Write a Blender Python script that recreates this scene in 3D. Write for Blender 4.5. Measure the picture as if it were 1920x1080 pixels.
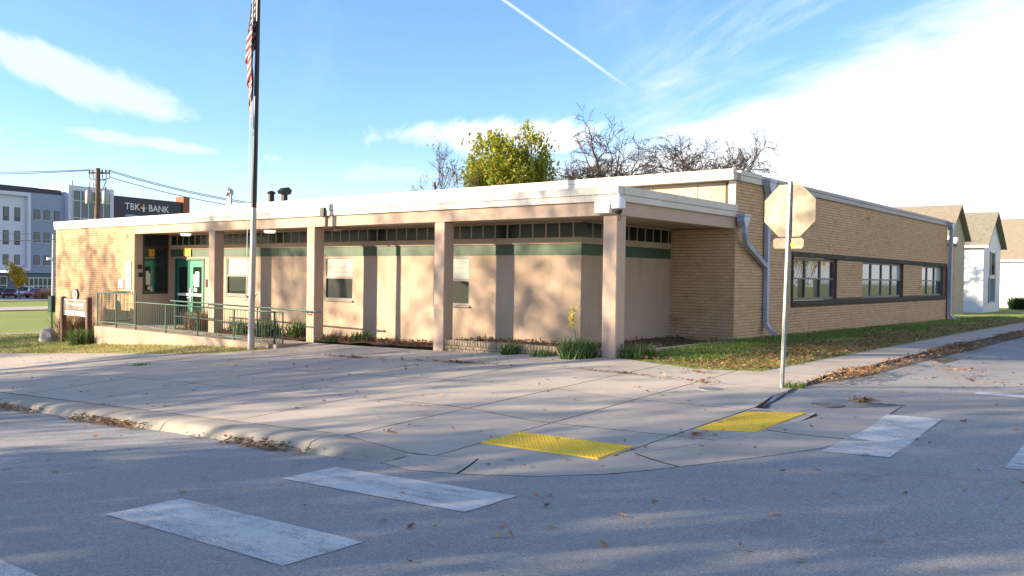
import bpy, bmesh, math, random
import numpy as np
from mathutils import Vector, Matrix
from mathutils.geometry import delaunay_2d_cdt

for o in list(bpy.data.objects): bpy.data.objects.remove(o)
sc = bpy.context.scene
COL = sc.collection
R_ = math.radians
rng = random.Random(7)
nrg = np.random.default_rng(7)

# ------------------------------------------------------------------ camera
YAW, PITCH, ROLL, FPX = -0.6886, -0.0148, 0.0145, 1612.9
CAM = Vector((8.6365, -13.5358, 0.0129))
_fw = Vector((math.sin(YAW)*math.cos(PITCH), math.cos(YAW)*math.cos(PITCH), math.sin(PITCH)))
_r0 = Vector((math.cos(YAW), -math.sin(YAW), 0)); _u0 = _r0.cross(_fw)
_r = _r0*math.cos(ROLL) + _u0*math.sin(ROLL); _u = _u0*math.cos(ROLL) - _r0*math.sin(ROLL)
cd = bpy.data.cameras.new('camera'); cam = bpy.data.objects.new('camera', cd); COL.objects.link(cam)
cd.sensor_width = 36; cd.lens = 36*FPX/1920; cd.clip_end = 3000; cd.clip_start = .05
M = Matrix((_r, _u, -_fw)).transposed().to_4x4(); M.translation = CAM
cam.matrix_world = M
sc.camera = cam

# ------------------------------------------------------------------ sun, sky, exposure
SUN_EL = R_(16.2); SUN_AZ = math.atan2(-.625, -.78)
sl = bpy.data.lights.new('sun', 'SUN'); sun = bpy.data.objects.new('sun', sl); COL.objects.link(sun)
sl.energy = 5.0; sl.angle = R_(.55); sl.color = (1.0, .80, .56)
sv = Vector((math.sin(SUN_AZ)*math.cos(SUN_EL), math.cos(SUN_AZ)*math.cos(SUN_EL), math.sin(SUN_EL)))
sun.rotation_euler = sv.to_track_quat('Z', 'Y').to_euler()
sc.view_settings.view_transform = 'Standard'; sc.view_settings.look = 'None'
sc.view_settings.exposure = 1.62; sc.view_settings.gamma = 1
w = bpy.data.worlds.new('World'); sc.world = w; w.use_nodes = True
def build_world():
    nt = w.node_tree; nt.nodes.clear(); L = nt.links
    def N(t): return nt.nodes.new(t)
    def val(x, sock):
        if isinstance(x, (int, float)): sock.default_value = x
        else: L.new(x, sock)
    def m(op, a, b=0.0, c=0.0, clamp=False):
        n = N('ShaderNodeMath'); n.operation = op; n.use_clamp = clamp
        val(a, n.inputs[0]); val(b, n.inputs[1]); val(c, n.inputs[2]); return n.outputs[0]
    def sm(x, lo, hi, a=0.0, b=1.0):
        n = N('ShaderNodeMapRange'); n.interpolation_type = 'SMOOTHSTEP'
        val(x, n.inputs[0]); n.inputs[1].default_value = lo; n.inputs[2].default_value = hi
        n.inputs[3].default_value = a; n.inputs[4].default_value = b; return n.outputs[0]
    sky = N('ShaderNodeTexSky'); sky.sky_type = 'NISHITA'; sky.sun_disc = False
    sky.sun_elevation = SUN_EL; sky.sun_rotation = SUN_AZ; sky.air_density = 1.0; sky.dust_density = .6; sky.ozone_density = 2.2
    tc = N('ShaderNodeTexCoord'); dv = tc.outputs['Generated']
    sx = N('ShaderNodeSeparateXYZ'); L.new(dv, sx.inputs[0]); X, Y, Z = sx.outputs
    el = m('MULTIPLY', m('ARCSINE', Z), 57.2958)
    az = m('MULTIPLY', m('ARCTAN2', X, Y), 57.2958)
    hl = m('SQRT', m('ADD', m('MULTIPLY', X, X), m('MULTIPLY', Y, Y)))
    q = m('DIVIDE', m('ADD', m('MULTIPLY', X, math.sin(R_(50))), m('MULTIPLY', Y, math.cos(R_(50)))), hl)
    # cloud-plane coordinates
    zz = m('ADD', m('MAXIMUM', Z, 0.0), .12)
    cx = m('DIVIDE', X, zz); cy = m('DIVIDE', Y, zz)
    def noise(sx_, sy_, rot, scale, detail, rough, off=0.0):
        c, s = math.cos(rot), math.sin(rot)
        cb = N('ShaderNodeCombineXYZ')
        L.new(m('MULTIPLY', m('ADD', m('MULTIPLY', cx, c), m('MULTIPLY', cy, s)), sx_), cb.inputs[0])
        L.new(m('MULTIPLY', m('SUBTRACT', m('MULTIPLY', cy, c), m('MULTIPLY', cx, s)), sy_), cb.inputs[1])
        cb.inputs[2].default_value = off
        n = N('ShaderNodeTexNoise'); n.inputs['Scale'].default_value = scale
        n.inputs['Detail'].default_value = detail; n.inputs['Roughness'].default_value = rough
        n.inputs['Distortion'].default_value = .35
        L.new(cb.outputs[0], n.inputs['Vector']); return n.outputs['Fac']
    n1 = noise(1, .35, 1.1, 1.6, 7, .58)          # streaky cirrus
    n2 = noise(.8, .8, .3, 3.2, 6, .6, 3.1)
    n3 = noise(1, .22, .95, 2.4, 8, .62, 7.7)
    # the great bank of cloud over the north east
    bank = m('SUBTRACT', m('ADD', 6.4, m('MULTIPLY', q, 18.0)), el)
    bank = m('ADD', bank, m('ADD', m('MULTIPLY', m('SUBTRACT', n1, .5), 16.0), m('MULTIPLY', m('SUBTRACT', n2, .5), 7.0)))
    bm_ = sm(bank, -3.0, 3.0)
    bm_ = m('MULTIPLY', bm_, sm(q, -.05, .12))
    # wispy cirrus above the bank
    wis = m('MULTIPLY', sm(n3, .47, .72), sm(q, -.05, .45, .05, .85))
    # single clouds: (az, el, half-width az, half-width el, slope, strength)
    def blob(a0, e0, wa, we, slope, st, k=9.0):
        da = m('SUBTRACT', az, a0); de = m('SUBTRACT', m('SUBTRACT', el, e0), m('MULTIPLY', da, slope))
        r = m('SQRT', m('ADD', m('POWER', m('ABSOLUTE', m('DIVIDE', da, wa)), 2.0), m('POWER', m('ABSOLUTE', m('DIVIDE', de, we)), 2.0)))
        r = m('ADD', r, m('MULTIPLY', m('SUBTRACT', n3, .5), 3.6))
        return m('MULTIPLY', sm(r, .45, 1.15, 1.0, 0.0), st)
    bl = [blob(-39.5, 9.0, 10.0, 1.35, -.02, 1.0), blob(-66.5, 11.2, 9.0, 1.1, -.28, .6),
          blob(-60.5, 7.6, 7.0, .45, -.07, .5), blob(-71, 8.3, 1.6, .35, -.5, .7), blob(-47.0, 6.4, 5.0, .8, 0, .35)]
    # contrail: a thin straight band between two directions
    def pxd(px, py): return (_fw + _r*((px-960)/FPX) - _u*((py-540)/FPX)).normalized()
    d1, d2 = pxd(936, -6), pxd(1225, 198); nn = d1.cross(d2).normalized(); al = (d2-d1).normalized()
    def dot(v):
        return m('ADD', m('ADD', m('MULTIPLY', X, v.x), m('MULTIPLY', Y, v.y)), m('MULTIPLY', Z, v.z))
    ac = m('MULTIPLY', m('ABSOLUTE', m('ADD', dot(nn), m('MULTIPLY', m('SUBTRACT', n2, .5), .0012))), 1000.0)
    tt = m('DIVIDE', m('SUBTRACT', dot(al), d1.dot(al)), (d2-d1).length)
    tr = m('MULTIPLY', m('MULTIPLY', sm(ac, .3, 2.6, 1.0, 0.0), sm(tt, .55, 1.0, 1.0, 0.0)), sm(tt, -1.2, -.2))
    tr = m('MULTIPLY', tr, .6)
    haze = sm(el, -1.0, 10.0, .72, 0.0)
    tot = m('MAXIMUM', bm_, wis)
    for b in bl + [tr]: tot = m('MAXIMUM', tot, b)
    tot = m('MAXIMUM', tot, haze, clamp=True)
    mixc = N('ShaderNodeMix'); mixc.data_type = 'RGBA'
    L.new(tot, mixc.inputs[0]); 
    gain = N('ShaderNodeVectorMath'); gain.operation = 'MULTIPLY'
    L.new(sky.outputs[0], gain.inputs[0]); gain.inputs[1].default_value = SKY_TINT
    L.new(gain.outputs[0], mixc.inputs[6]); mixc.inputs[7].default_value = CLOUD
    bg = N('ShaderNodeBackground'); L.new(mixc.outputs[2], bg.inputs[0]); bg.inputs[1].default_value = .115
    out = N('ShaderNodeOutputWorld'); L.new(bg.outputs[0], out.inputs[0])
SKY_TINT = (.62, .75, .94); CLOUD = (3.5, 3.6, 3.75, 1)
build_world()

# ------------------------------------------------------------------ materials
MATS = {}
class Mat:
    def __init__(s, name):
        s.m = bpy.data.materials.new(name); s.m.use_nodes = True
        s.nt = s.m.node_tree; s.b = s.nt.nodes['Principled BSDF']; s.L = s.nt.links
    def n(s, t): return s.nt.nodes.new(t)
    def coord(s, obj=True):
        t = s.n('ShaderNodeTexCoord'); g = s.n('ShaderNodeNewGeometry')
        return t.outputs['Object'] if obj else g.outputs['Position']
    def noise(s, scale, detail=4, rough=.55, vec=None, stretch=None):
        v = vec if vec is not None else s.n('ShaderNodeNewGeometry').outputs['Position']
        if stretch:
            mp = s.n('ShaderNodeVectorMath'); mp.operation = 'MULTIPLY'; s.L.new(v, mp.inputs[0]); mp.inputs[1].default_value = stretch; v = mp.outputs[0]
        t = s.n('ShaderNodeTexNoise'); t.inputs['Scale'].default_value = scale; t.inputs['Detail'].default_value = detail
        t.inputs['Roughness'].default_value = rough; s.L.new(v, t.inputs['Vector']); return t.outputs['Fac']
    def rnd(s):
        g = s.n('ShaderNodeNewGeometry'); o = s.n('ShaderNodeObjectInfo')
        a = s.math('ADD', g.outputs['Random Per Island'], o.outputs['Random'])
        return s.math('FRACT', a, 0)
    def math(s, op, a, b, c=0.0):
        n = s.n('ShaderNodeMath'); n.operation = op
        for i, x in enumerate((a, b, c)):
            if isinstance(x, (int, float)): n.inputs[i].default_value = x
            else: s.L.new(x, n.inputs[i])
        return n.outputs[0]
    def ramp(s, fac, stops):
        r = s.n('ShaderNodeValToRGB'); e = r.color_ramp.elements
        while len(e) < len(stops): e.new(.5)
        for i, (p, c) in enumerate(stops): e[i].position = p; e[i].color = (*c, 1)
        s.L.new(fac, r.inputs[0]); return r.outputs[0]
    def mix(s, fac, a, b, mode='MIX'):
        n = s.n('ShaderNodeMix'); n.data_type = 'RGBA'; n.blend_type = mode
        for i, x in ((0, fac), (6, a), (7, b)):
            if isinstance(x, (int, float)): n.inputs[i].default_value = x
            elif isinstance(x, tuple): n.inputs[i].default_value = (*x, 1)
            else: s.L.new(x, n.inputs[i])
        return n.outputs[2]
    def rng(s, fac, a, b, c=0.0, d=1.0):
        n = s.n('ShaderNodeMapRange'); s.L.new(fac, n.inputs[0])
        for i, x in enumerate((a, b, c, d)): n.inputs[i+1].default_value = x
        return n.outputs[0]
    def color(s, c):
        if isinstance(c, tuple): s.b.inputs['Base Color'].default_value = (*c, 1)
        else: s.L.new(c, s.b.inputs['Base Color'])
        return s
    def set(s, rough=.6, metal=0.0, spec=None, ior=None):
        if isinstance(rough, float): s.b.inputs['Roughness'].default_value = rough
        else: s.L.new(rough, s.b.inputs['Roughness'])
        s.b.inputs['Metallic'].default_value = metal
        if spec is not None: s.b.inputs['Specular IOR Level'].default_value = spec
        if ior: s.b.inputs['IOR'].default_value = ior
        return s
    def bump(s, h, strength=.3, dist=.01):
        b = s.n('ShaderNodeBump'); b.inputs['Strength'].default_value = strength; b.inputs['Distance'].default_value = dist
        s.L.new(h, b.inputs['Height']); s.L.new(b.outputs[0], s.b.inputs['Normal']); return s
def plain(name, c, rough=.6, metal=0.0, var=.12, scale=3.0, spec=None, bump=0.0):
    m = Mat(name); n = m.noise(scale, 5)
    lo = tuple(x*(1-var) for x in c); hi = tuple(min(1, x*(1+var)) for x in c)
    m.color(m.ramp(n, [(.3, lo), (.7, hi)])).set(rough, metal, spec)
    if bump: m.bump(m.noise(scale*30, 3), bump, .004)
    MATS[name] = m.m; return m.m
def mk(name):
    m = Mat(name); MATS[name] = m.m; return m

def make_mats():
    # brick: every brick its own shade, dark soot stains in patches
    m = mk('brick'); r = m.rnd()
    c = m.ramp(r, [(0, (.53, .32, .17)), (.3, (.58, .365, .20)), (.6, (.61, .39, .215)), (.85, (.59, .37, .205)), (1, (.65, .43, .245))])
    st = m.rng(m.noise(.9, 6, .65, stretch=(1, .5, 1.6)), .56, .70)
    c = m.mix(m.math('MULTIPLY', st, m.rng(m.rnd(), .45, .9)), c, (.13, .085, .055))
    c = m.mix(m.rng(m.noise(60, 3), .3, .7, 0, .18), c, (.25, .15, .08))
    m.color(c).set(.85).bump(m.noise(90, 4), .35, .004)
    m = mk('mortar'); m.color(m.ramp(m.noise(8, 4), [(.3, (.12, .08, .052)), (.7, (.18, .12, .08))])).set(.95)
    # stucco
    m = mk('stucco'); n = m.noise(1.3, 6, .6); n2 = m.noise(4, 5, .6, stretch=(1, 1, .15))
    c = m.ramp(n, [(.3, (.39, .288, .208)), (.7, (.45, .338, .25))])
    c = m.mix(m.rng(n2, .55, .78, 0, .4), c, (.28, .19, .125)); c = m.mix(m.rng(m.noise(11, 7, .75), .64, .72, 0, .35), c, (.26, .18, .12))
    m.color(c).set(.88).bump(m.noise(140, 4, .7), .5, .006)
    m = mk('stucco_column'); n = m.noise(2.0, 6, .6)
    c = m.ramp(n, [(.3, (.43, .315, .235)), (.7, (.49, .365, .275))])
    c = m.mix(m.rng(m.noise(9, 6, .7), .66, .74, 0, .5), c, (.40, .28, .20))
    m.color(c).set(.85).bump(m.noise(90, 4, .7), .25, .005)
    m = mk('fascia'); n = m.noise(1.1, 6, .6, stretch=(1, 1, .5))
    c = m.ramp(n, [(.3, (.50, .46, .40)), (.7, (.60, .56, .50))])
    c = m.mix(m.rng(m.noise(6, 6, .7, stretch=(1, 1, .2)), .54, .76, 0, .6), c, (.30, .25, .20))
    m.color(c).set(.5)
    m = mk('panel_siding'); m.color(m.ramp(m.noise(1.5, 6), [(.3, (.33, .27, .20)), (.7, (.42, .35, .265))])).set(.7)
    m = mk('roof_felt'); m.color(m.ramp(m.noise(2, 5), [(.3, (.42, .40, .37)), (.7, (.52, .5, .47))])).set(.9)
    m = mk('green_band'); m.color(m.ramp(m.noise(2.5, 6, .6, stretch=(1, 1, .4)), [(.3, (.028, .068, .038)), (.7, (.050, .10, .058))])).set(.6).bump(m.noise(120, 3), .3, .004)
    plain('green_paint', (.024, .082, .054), .5, var=.25, scale=12)
    plain('door_green', (.07, .33, .20), .35, var=.08)
    plain('door_green_shaded', (.02, .12, .10), .3, var=.08)  # same green door, the wing's cast shade put into the colour
    m = mk('glass'); m.color((.018, .024, .026)).set(.03, 0, .9)
    m = mk('glass_dark'); m.color((.010, .017, .012)).set(.22, 0, .18)
    m = mk('glass_blue'); m.color(m.ramp(m.noise(1.2, 2), [(.3, (.03, .045, .075)), (.7, (.055, .07, .10))])).set(.05, 0, 1.0)
    m = mk('glass_mirror'); m.color((.25, .26, .26)).set(.04, .85, .8).bump(m.noise(2.2, 2), .12, .05)
    m = mk('glass_blind'); m.color(m.ramp(m.noise(40, 1, stretch=(0, 0, 1)), [(.4, (.34, .37, .335)), (.6, (.44, .47, .425))])).set(.16, 0, .6)
    plain('frame_bronze', (.055, .045, .035), .45, .3)
    plain('tan_concrete', (.34, .265, .20), .9, var=.22, scale=2.2, bump=.3)
    plain('iron', (.17, .15, .13), .8, var=.3, scale=20)
    plain('fascia_shaded', (.33, .31, .32), .5, var=.12, scale=1.5)  # white fascia on the street side, its shade put into the colour
    m = mk('brick_grey'); m.color(m.mix(m.rng(m.noise(5, 6, .7), .4, .7, 0, .7), m.ramp(m.rnd(), [(0, (.30, .245, .165)), (1, (.42, .34, .23))]), (.16, .13, .09))).set(.9)
    plain('frame_grey', (.17, .155, .135), .5, .2)
    plain('frame_alu', (.42, .40, .37), .4, .5)
    m = mk('band_dark'); m.color(m.ramp(m.noise(5, 6, .7), [(.3, (.028, .027, .02)), (.6, (.07, .065, .045)), (.8, (.17, .13, .09))])).set(.9)
    m = mk('downspout'); m.color(m.ramp(m.noise(3, 5, .6, stretch=(1, 1, .4)), [(.3, (.30, .34, .42)), (.7, (.43, .475, .56))])).set(.38, .25)
    plain('white_metal', (.72, .72, .70), .45)
    plain('camera_white', (.66, .70, .75), .35)
    m = mk('galv'); m.color(m.ramp(m.noise(25, 4), [(.3, (.26, .30, .29)), (.7, (.40, .44, .42))])).set(.5, .3)
    m = mk('sign_back'); m.color(m.ramp(m.noise(3.0, 4, .5), [(.3, (.06, .053, .042)), (.5, (.13, .115, .09)), (.72, (.27, .24, .185))])).set(.36, .5)  # mottling imitates leaf shadows, put into the plate's colour
    plain('sign_red', (.45, .02, .025), .4)
    plain('sticker', (.75, .62, .03), .5, var=.3, scale=60)
    m = mk('pole_alu'); m.color(m.ramp(m.noise(3, 5, .6, stretch=(6, 6, .6)), [(.3, (.30, .29, .285)), (.7, (.44, .425, .41))])).set(.45, .3)
    plain('pole_dark', (.02, .018, .018), .35, .4)
    # concrete paving
    m = mk('concrete'); o = m.n('ShaderNodeObjectInfo').outputs['Random']
    n = m.noise(.8, 7, .62); c = m.ramp(n, [(.28, (.37, .32, .262)), (.72, (.50, .44, .37))])
    c = m.mix(m.rng(o, 0, 1, 0, .8), c, (.385, .35, .305))
    c = m.mix(m.rng(m.noise(3.5, 7, .7), .56, .78, 0, .5), c, (.24, .205, .17))
    c = m.mix(m.rng(m.noise(160, 2), .35, .7, 0, .28), c, (.24, .21, .185))
    m.color(c).set(.9).bump(m.noise(130, 4, .7), .3, .005)
    m = mk('kerb_concrete'); n = m.noise(1.6, 7, .65)
    c = m.ramp(n, [(.28, (.27, .245, .205)), (.72, (.38, .345, .29))])
    c = m.mix(m.rng(m.noise(7, 6, .7), .6, .75, 0, .5), c, (.2, .17, .14)); m.color(c).set(.9).bump(m.noise(70, 4, .7), .4, .008)
    m = mk('asphalt'); n = m.noise(.5, 7, .62)
    c = m.ramp(n, [(.28, (.27, .266, .26)), (.72, (.35, .343, .33))])
    v = m.n('ShaderNodeTexVoronoi'); v.inputs['Scale'].default_value = 110; m.L.new(m.coord(False), v.inputs['Vector'])
    sp = m.ramp(m.math('FRACT', m.math('MULTIPLY', v.outputs['Color'], 1.0), 0), [(.25, (.13, .13, .13)), (.6, (.28, .275, .265)), (.95, (.55, .54, .52))])
    c = m.mix(.5, c, sp)
    c = m.mix(m.rng(m.noise(2.0, 6, .7, stretch=(.25, 1.2, 1)), .56, .72, 0, .3), c, (.19, .185, .178))
    c = m.mix(m.rng(m.noise(.22, 5, .6, stretch=(.5, 1, 1)), .42, .62, 0, .45), c, (.19, .185, .178))
    c = m.mix(m.rng(m.noise(1.1, 7, .75), .60, .70, 0, .5), c, (.12, .115, .11))
    h = m.math('ADD', v.outputs['Distance'], m.math('MULTIPLY', m.noise(14, 4), .6))
    m.color(c).set(.88).bump(h, .6, .006)
    m = mk('tar'); m.color((.02, .02, .02)).set(.6)
    m = mk('road_paint'); n = m.noise(5, 7, .7); v = m.n('ShaderNodeTexVoronoi'); v.inputs['Scale'].default_value = 95; m.L.new(m.coord(False), v.inputs['Vector'])
    c = m.mix(m.rng(n, .45, .62, 0, .45), (.60, .595, .57), (.41, .405, .39))
    m.color(c).set(.8).bump(v.outputs['Distance'], .6, .006)
    wear = m.math('ADD', m.math('MULTIPLY', m.noise(1.7, 8, .75, stretch=(.5, 1.6, 1)), 1.0), m.math('MULTIPLY', v.outputs['Distance'], .30))
    m.L.new(m.rng(wear, .62, .84, 1, .35), m.b.inputs['Alpha'])
    m = mk('tactile'); c = m.ramp(m.noise(4, 6, .65), [(.3, (.74, .45, .012)), (.7, (.86, .58, .03))])
    c = m.mix(m.rng(m.noise(30, 5, .7), .58, .75, 0, .4), c, (.42, .27, .06)); m.color(c).set(.6)
    # soils, plants
    m = mk('ground'); n = m.noise(.35, 7, .6); n2 = m.noise(9, 6, .7)
    c = m.ramp(n, [(.3, (.16, .23, .03)), (.6, (.23, .28, .04)), (.8, (.28, .27, .07))])
    c = m.mix(m.rng(n2, .4, .75, 0, .45), c, (.20, .16, .06)); m.color(c).set(.95).bump(n2, .8, .05)
    m = mk('ground_dry'); n2 = m.noise(7, 6, .7); c = m.ramp(m.noise(.7, 6, .6), [(.3, (.23, .22, .055)), (.7, (.36, .31, .115))]); m.color(m.mix(m.rng(n2, .45, .75, 0, .5), c, (.24, .17, .08))).set(.95).bump(n2, .6, .03)
    m = mk('soil'); m.color(m.ramp(m.noise(14, 6, .7), [(.3, (.05, .03, .018)), (.7, (.12, .075, .045))])).set(.95).bump(m.noise(30, 5), .8, .03)
    m = mk('dirt'); m.color(m.ramp(m.noise(6, 6, .7), [(.3, (.05, .04, .028)), (.7, (.11, .085, .06))])).set(.95)
    def leafm(name, stops, rough=.7, trans=.25):
        m = mk(name); c = m.ramp(m.rnd(), stops); m.color(c).set(rough)
        t = m.n('ShaderNodeBsdfTranslucent'); m.L.new(c, t.inputs[0]); mx = m.n('ShaderNodeMixShader'); mx.inputs[0].default_value = trans
        m.L.new(m.b.outputs[0], mx.inputs[1]); m.L.new(t.outputs[0], mx.inputs[2])
        m.L.new(mx.outputs[0], m.nt.nodes['Material Output'].inputs[0])
    leafm('grass', [(0, (.07, .15, .02)), (.45, (.11, .205, .03)), (.8, (.18, .25, .045)), (1, (.32, .28, .10))])
    leafm('grass_dry', [(0, (.22, .26, .05)), (.4, (.34, .32, .09)), (.75, (.48, .39, .15)), (1, (.55, .43, .20))])
    leafm('litter', [(0, (.13, .06, .028)), (.3, (.25, .125, .055)), (.6, (.38, .22, .10)), (.85, (.48, .31, .16)), (1, (.30, .20, .13))], .75, .2)
    leafm('mulch', [(0, (.07, .03, .015)), (.5, (.15, .065, .03)), (1, (.24, .12, .06))], .85, .05)
    leafm('leaf_green', [(0, (.035, .085, .018)), (.5, (.065, .14, .026)), (.85, (.11, .18, .04)), (1, (.26, .21, .09))], .55)
    leafm('leaf_dark', [(0, (.02, .05, .015)), (1, (.05, .09, .03))], .6)
    leafm('leaf_autumn', [(0, (.14, .21, .03)), (.4, (.24, .29, .035)), (.75, (.38, .36, .04)), (1, (.52, .41, .04))], .6, .38)
    leafm('leaf_yellow', [(0, (.45, .30, .03)), (1, (.62, .45, .05))], .6, .3)
    leafm('leaf_oak', [(0, (.14, .08, .03)), (.5, (.20, .13, .045)), (1, (.22, .18, .05))], .7, .2)
    leafm('petal', [(0, (.75, .60, .08)), (1, (.85, .75, .25))], .6, .3)
    leafm('dry_stem', [(0, (.16, .10, .06)), (1, (.30, .20, .12))], .8, .1)
    m = mk('bark'); m.color(m.ramp(m.noise(7, 6, .7, stretch=(1, 1, .25)), [(.3, (.045, .034, .027)), (.7, (.12, .095, .075))])).set(.95)
    m = mk('bark_far'); m.color(m.ramp(m.noise(3, 5, .7), [(.3, (.032, .026, .023)), (.7, (.075, .062, .055))])).set(.95)
    plain('wood_pole', (.13, .09, .065), .9, var=.4, scale=5)
    plain('sign_wood', (.10, .045, .03), .6, var=.2, scale=8)
    plain('sign_face', (.19, .12, .085), .6)
    plain('white', (.74, .74, .72), .6); plain('paper', (.80, .80, .77), .8); plain('black', (.015, .015, .017), .5)
    plain('yellow_sign', (.80, .42, .01), .5); plain('red_pipe', (.30, .03, .025), .5)
    plain('rock', (.30, .29, .28), .95, var=.3, scale=6, bump=.6)
    plain('bank_white', (.56, .60, .68), .7, var=.05); plain('bank_grey', (.25, .32, .42), .7, var=.05)
    plain('bank_dark', (.022, .026, .045), .5); plain('bank_brick', (.28, .10, .05), .85); plain('bank_base', (.11, .15, .21), .7)
    m = mk('bank_glass'); m.color((.03, .07, .085)).set(.08, 0, .8)
    plain('orange', (.75, .30, .06), .5)
    m = mk('siding'); m.color(m.ramp(m.noise(1.2, 5), [(.3, (.62, .64, .66)), (.7, (.74, .75, .76))])).set(.7)
    plain('siding_tan', (.38, .33, .25), .8)
    m = mk('shingle'); v = m.rnd(); c = m.ramp(m.noise(5, 6, .7, stretch=(1, 1, 2.5)), [(.3, (.13, .12, .09)), (.7, (.25, .235, .19))]); m.color(c).set(.95).bump(m.noise(25, 4), .6, .03)
    m = mk('shingle_brown'); m.color(m.ramp(m.noise(5, 6, .7, stretch=(1, 1, 2.5)), [(.3, (.16, .135, .10)), (.7, (.27, .235, .18))])).set(.95).bump(m.noise(25, 4), .6, .03)
    plain('shutter', (.10, .11, .14), .6); plain('awning', (.012, .016, .045), .6)
    for nm, c in (('car_maroon', (.16, .02, .025)), ('car_red', (.42, .02, .045)), ('car_white', (.72, .73, .74)), ('car_dark', (.025, .03, .045))):
        x = mk(nm); x.color(c).set(.3, .1); x.b.inputs['Coat Weight'].default_value = .7
    plain('rubber', (.02, .02, .02), .9)
    m = mk('lamp_glow'); m.color((.8, .8, .75)).set(.5); m.b.inputs['Emission Color'].default_value = (1, .95, .85, 1); m.b.inputs['Emission Strength'].default_value = .35
    # flag: stripes and canton from the flag's own coordinates
    m = mk('flag_cloth'); uv = m.n('ShaderNodeUVMap'); sp = m.n('ShaderNodeSeparateXYZ'); m.L.new(uv.outputs[0], sp.inputs[0])
    s_, t_ = sp.outputs[0], sp.outputs[1]
    k = m.math('MODULO', m.math('FLOOR', m.math('MULTIPLY', t_, 13.0), 0), 2.0)
    c = m.mix(m.math('GREATER_THAN', k, .5), (.20, .010, .016), (.33, .315, .30))
    can = m.math('MULTIPLY', m.math('LESS_THAN', s_, .4), m.math('LESS_THAN', t_, 7/13))
    fx = m.math('SUBTRACT', m.math('FRACT', m.math('MULTIPLY', s_, 15.0), 0), .5); fy = m.math('SUBTRACT', m.math('FRACT', m.math('MULTIPLY', t_, 9.3), 0), .5)
    star = m.math('LESS_THAN', m.math('ADD', m.math('MULTIPLY', fx, fx), m.math('MULTIPLY', fy, fy)), .06)
    c = m.mix(can, c, m.mix(star, (.007, .010, .04), (.33, .315, .30)))
    m.color(c).set(.8)
make_mats()

# ------------------------------------------------------------------ mesh helpers
class MB:
    def __init__(s): s.v = []; s.f = []; s.mi = []
    def add(s, vs, fs):
        o = len(s.v); s.v += [tuple(x) for x in vs]; s.f += [tuple(i+o for i in f) for f in fs]; return s
    def box(s, x0, x1, y0, y1, z0, z1, mat=None):
        vs = [(x0,y0,z0),(x1,y0,z0),(x1,y1,z0),(x0,y1,z0),(x0,y0,z1),(x1,y0,z1),(x1,y1,z1),(x0,y1,z1)]
        if mat: vs = [tuple(mat @ Vector(v)) for v in vs]
        return s.add(vs, [(0,3,2,1),(4,5,6,7),(0,1,5,4),(1,2,6,5),(2,3,7,6),(3,0,4,7)])
    def bbox(s, x0, x1, y0, y1, z0, z1, b=.01, mat=None):
        # box with chamfered vertical and horizontal edges (three rings of octagons)
        def ring(z, i):
            return [(x0+b+i,y0+i,z),(x1-b-i,y0+i,z),(x1-i,y0+b+i,z),(x1-i,y1-b-i,z),(x1-b-i,y1-i,z),(x0+b+i,y1-i,z),(x0+i,y1-b-i,z),(x0+i,y0+b+i,z)]
        rs = [ring(z0, b), ring(z0+b, 0), ring(z1-b, 0), ring(z1, b)]
        vs = [p for r in rs for p in r]; fs = [tuple(range(7,-1,-1)), tuple(range(24,32))]
        for k in range(3):
            for j in range(8): a = k*8+j; c = k*8+(j+1) % 8; fs.append((a, c, c+8, a+8))
        if mat: vs = [tuple(mat @ Vector(v)) for v in vs]
        return s.add(vs, fs)
    def tube(s, pts, rad, n=8, cap=True):
        pts = [Vector(p) for p in pts]; rs = rad if isinstance(rad, (list, tuple)) else [rad]*len(pts)
        vs = []; up = None
        for i, p in enumerate(pts):
            d = (pts[min(i+1, len(pts)-1)]-pts[max(i-1, 0)]).normalized()
            if up is None: up = Vector((0,0,1)) if abs(d.z) < .9 else Vector((1,0,0))
            a = d.cross(up); 
            if a.length < 1e-5: a = d.cross(Vector((0,1,0)))
            a.normalize(); b = a.cross(d); up = b
            for k in range(n):
                t = 2*math.pi*k/n; vs.append(tuple(p + (a*math.cos(t)+b*math.sin(t))*rs[i]))
        fs = []
        for i in range(len(pts)-1):
            for k in range(n):
                k2 = (k+1) % n; fs.append((i*n+k, (i+1)*n+k, (i+1)*n+k2, i*n+k2))
        if cap: fs.append(tuple(range(n))); fs.append(tuple((len(pts)-1)*n+k for k in range(n-1, -1, -1)))
        return s.add(vs, fs)
    def lathe(s, c, prof, n=16):
        vs = []; fs = []
        for r, z in prof:
            for k in range(n): t = 2*math.pi*k/n; vs.append((c[0]+r*math.cos(t), c[1]+r*math.sin(t), c[2]+z))
        for i in range(len(prof)-1):
            for k in range(n): k2 = (k+1) % n; fs.append((i*n+k, i*n+k2, (i+1)*n+k2, (i+1)*n+k))
        fs.append(tuple(range(n-1, -1, -1))); fs.append(tuple((len(prof)-1)*n+k for k in range(n)))
        return s.add(vs, fs)
    def prism(s, poly, axis, a, b):
        # poly in the two other axes (in order), extruded along axis
        def P(p, t):
            return {'x': (t, p[0], p[1]), 'y': (p[0], t, p[1]), 'z': (p[0], p[1], t)}[axis]
        n = len(poly); vs = [P(p, a) for p in poly] + [P(p, b) for p in poly]
        fs = [tuple(range(n-1, -1, -1)), tuple(range(n, 2*n))] + [(i, (i+1) % n, (i+1) % n+n, i+n) for i in range(n)]
        return s.add(vs, fs)
    def build(s, name, mat, parent=None, smooth=False):
        me = bpy.data.meshes.new(name); me.from_pydata(s.v, [], s.f)
        bm = bmesh.new(); bm.from_mesh(me); bmesh.ops.recalc_face_normals(bm, faces=bm.faces); bm.to_mesh(me); bm.free()
        return link(name, me, mat, parent, smooth)
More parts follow.
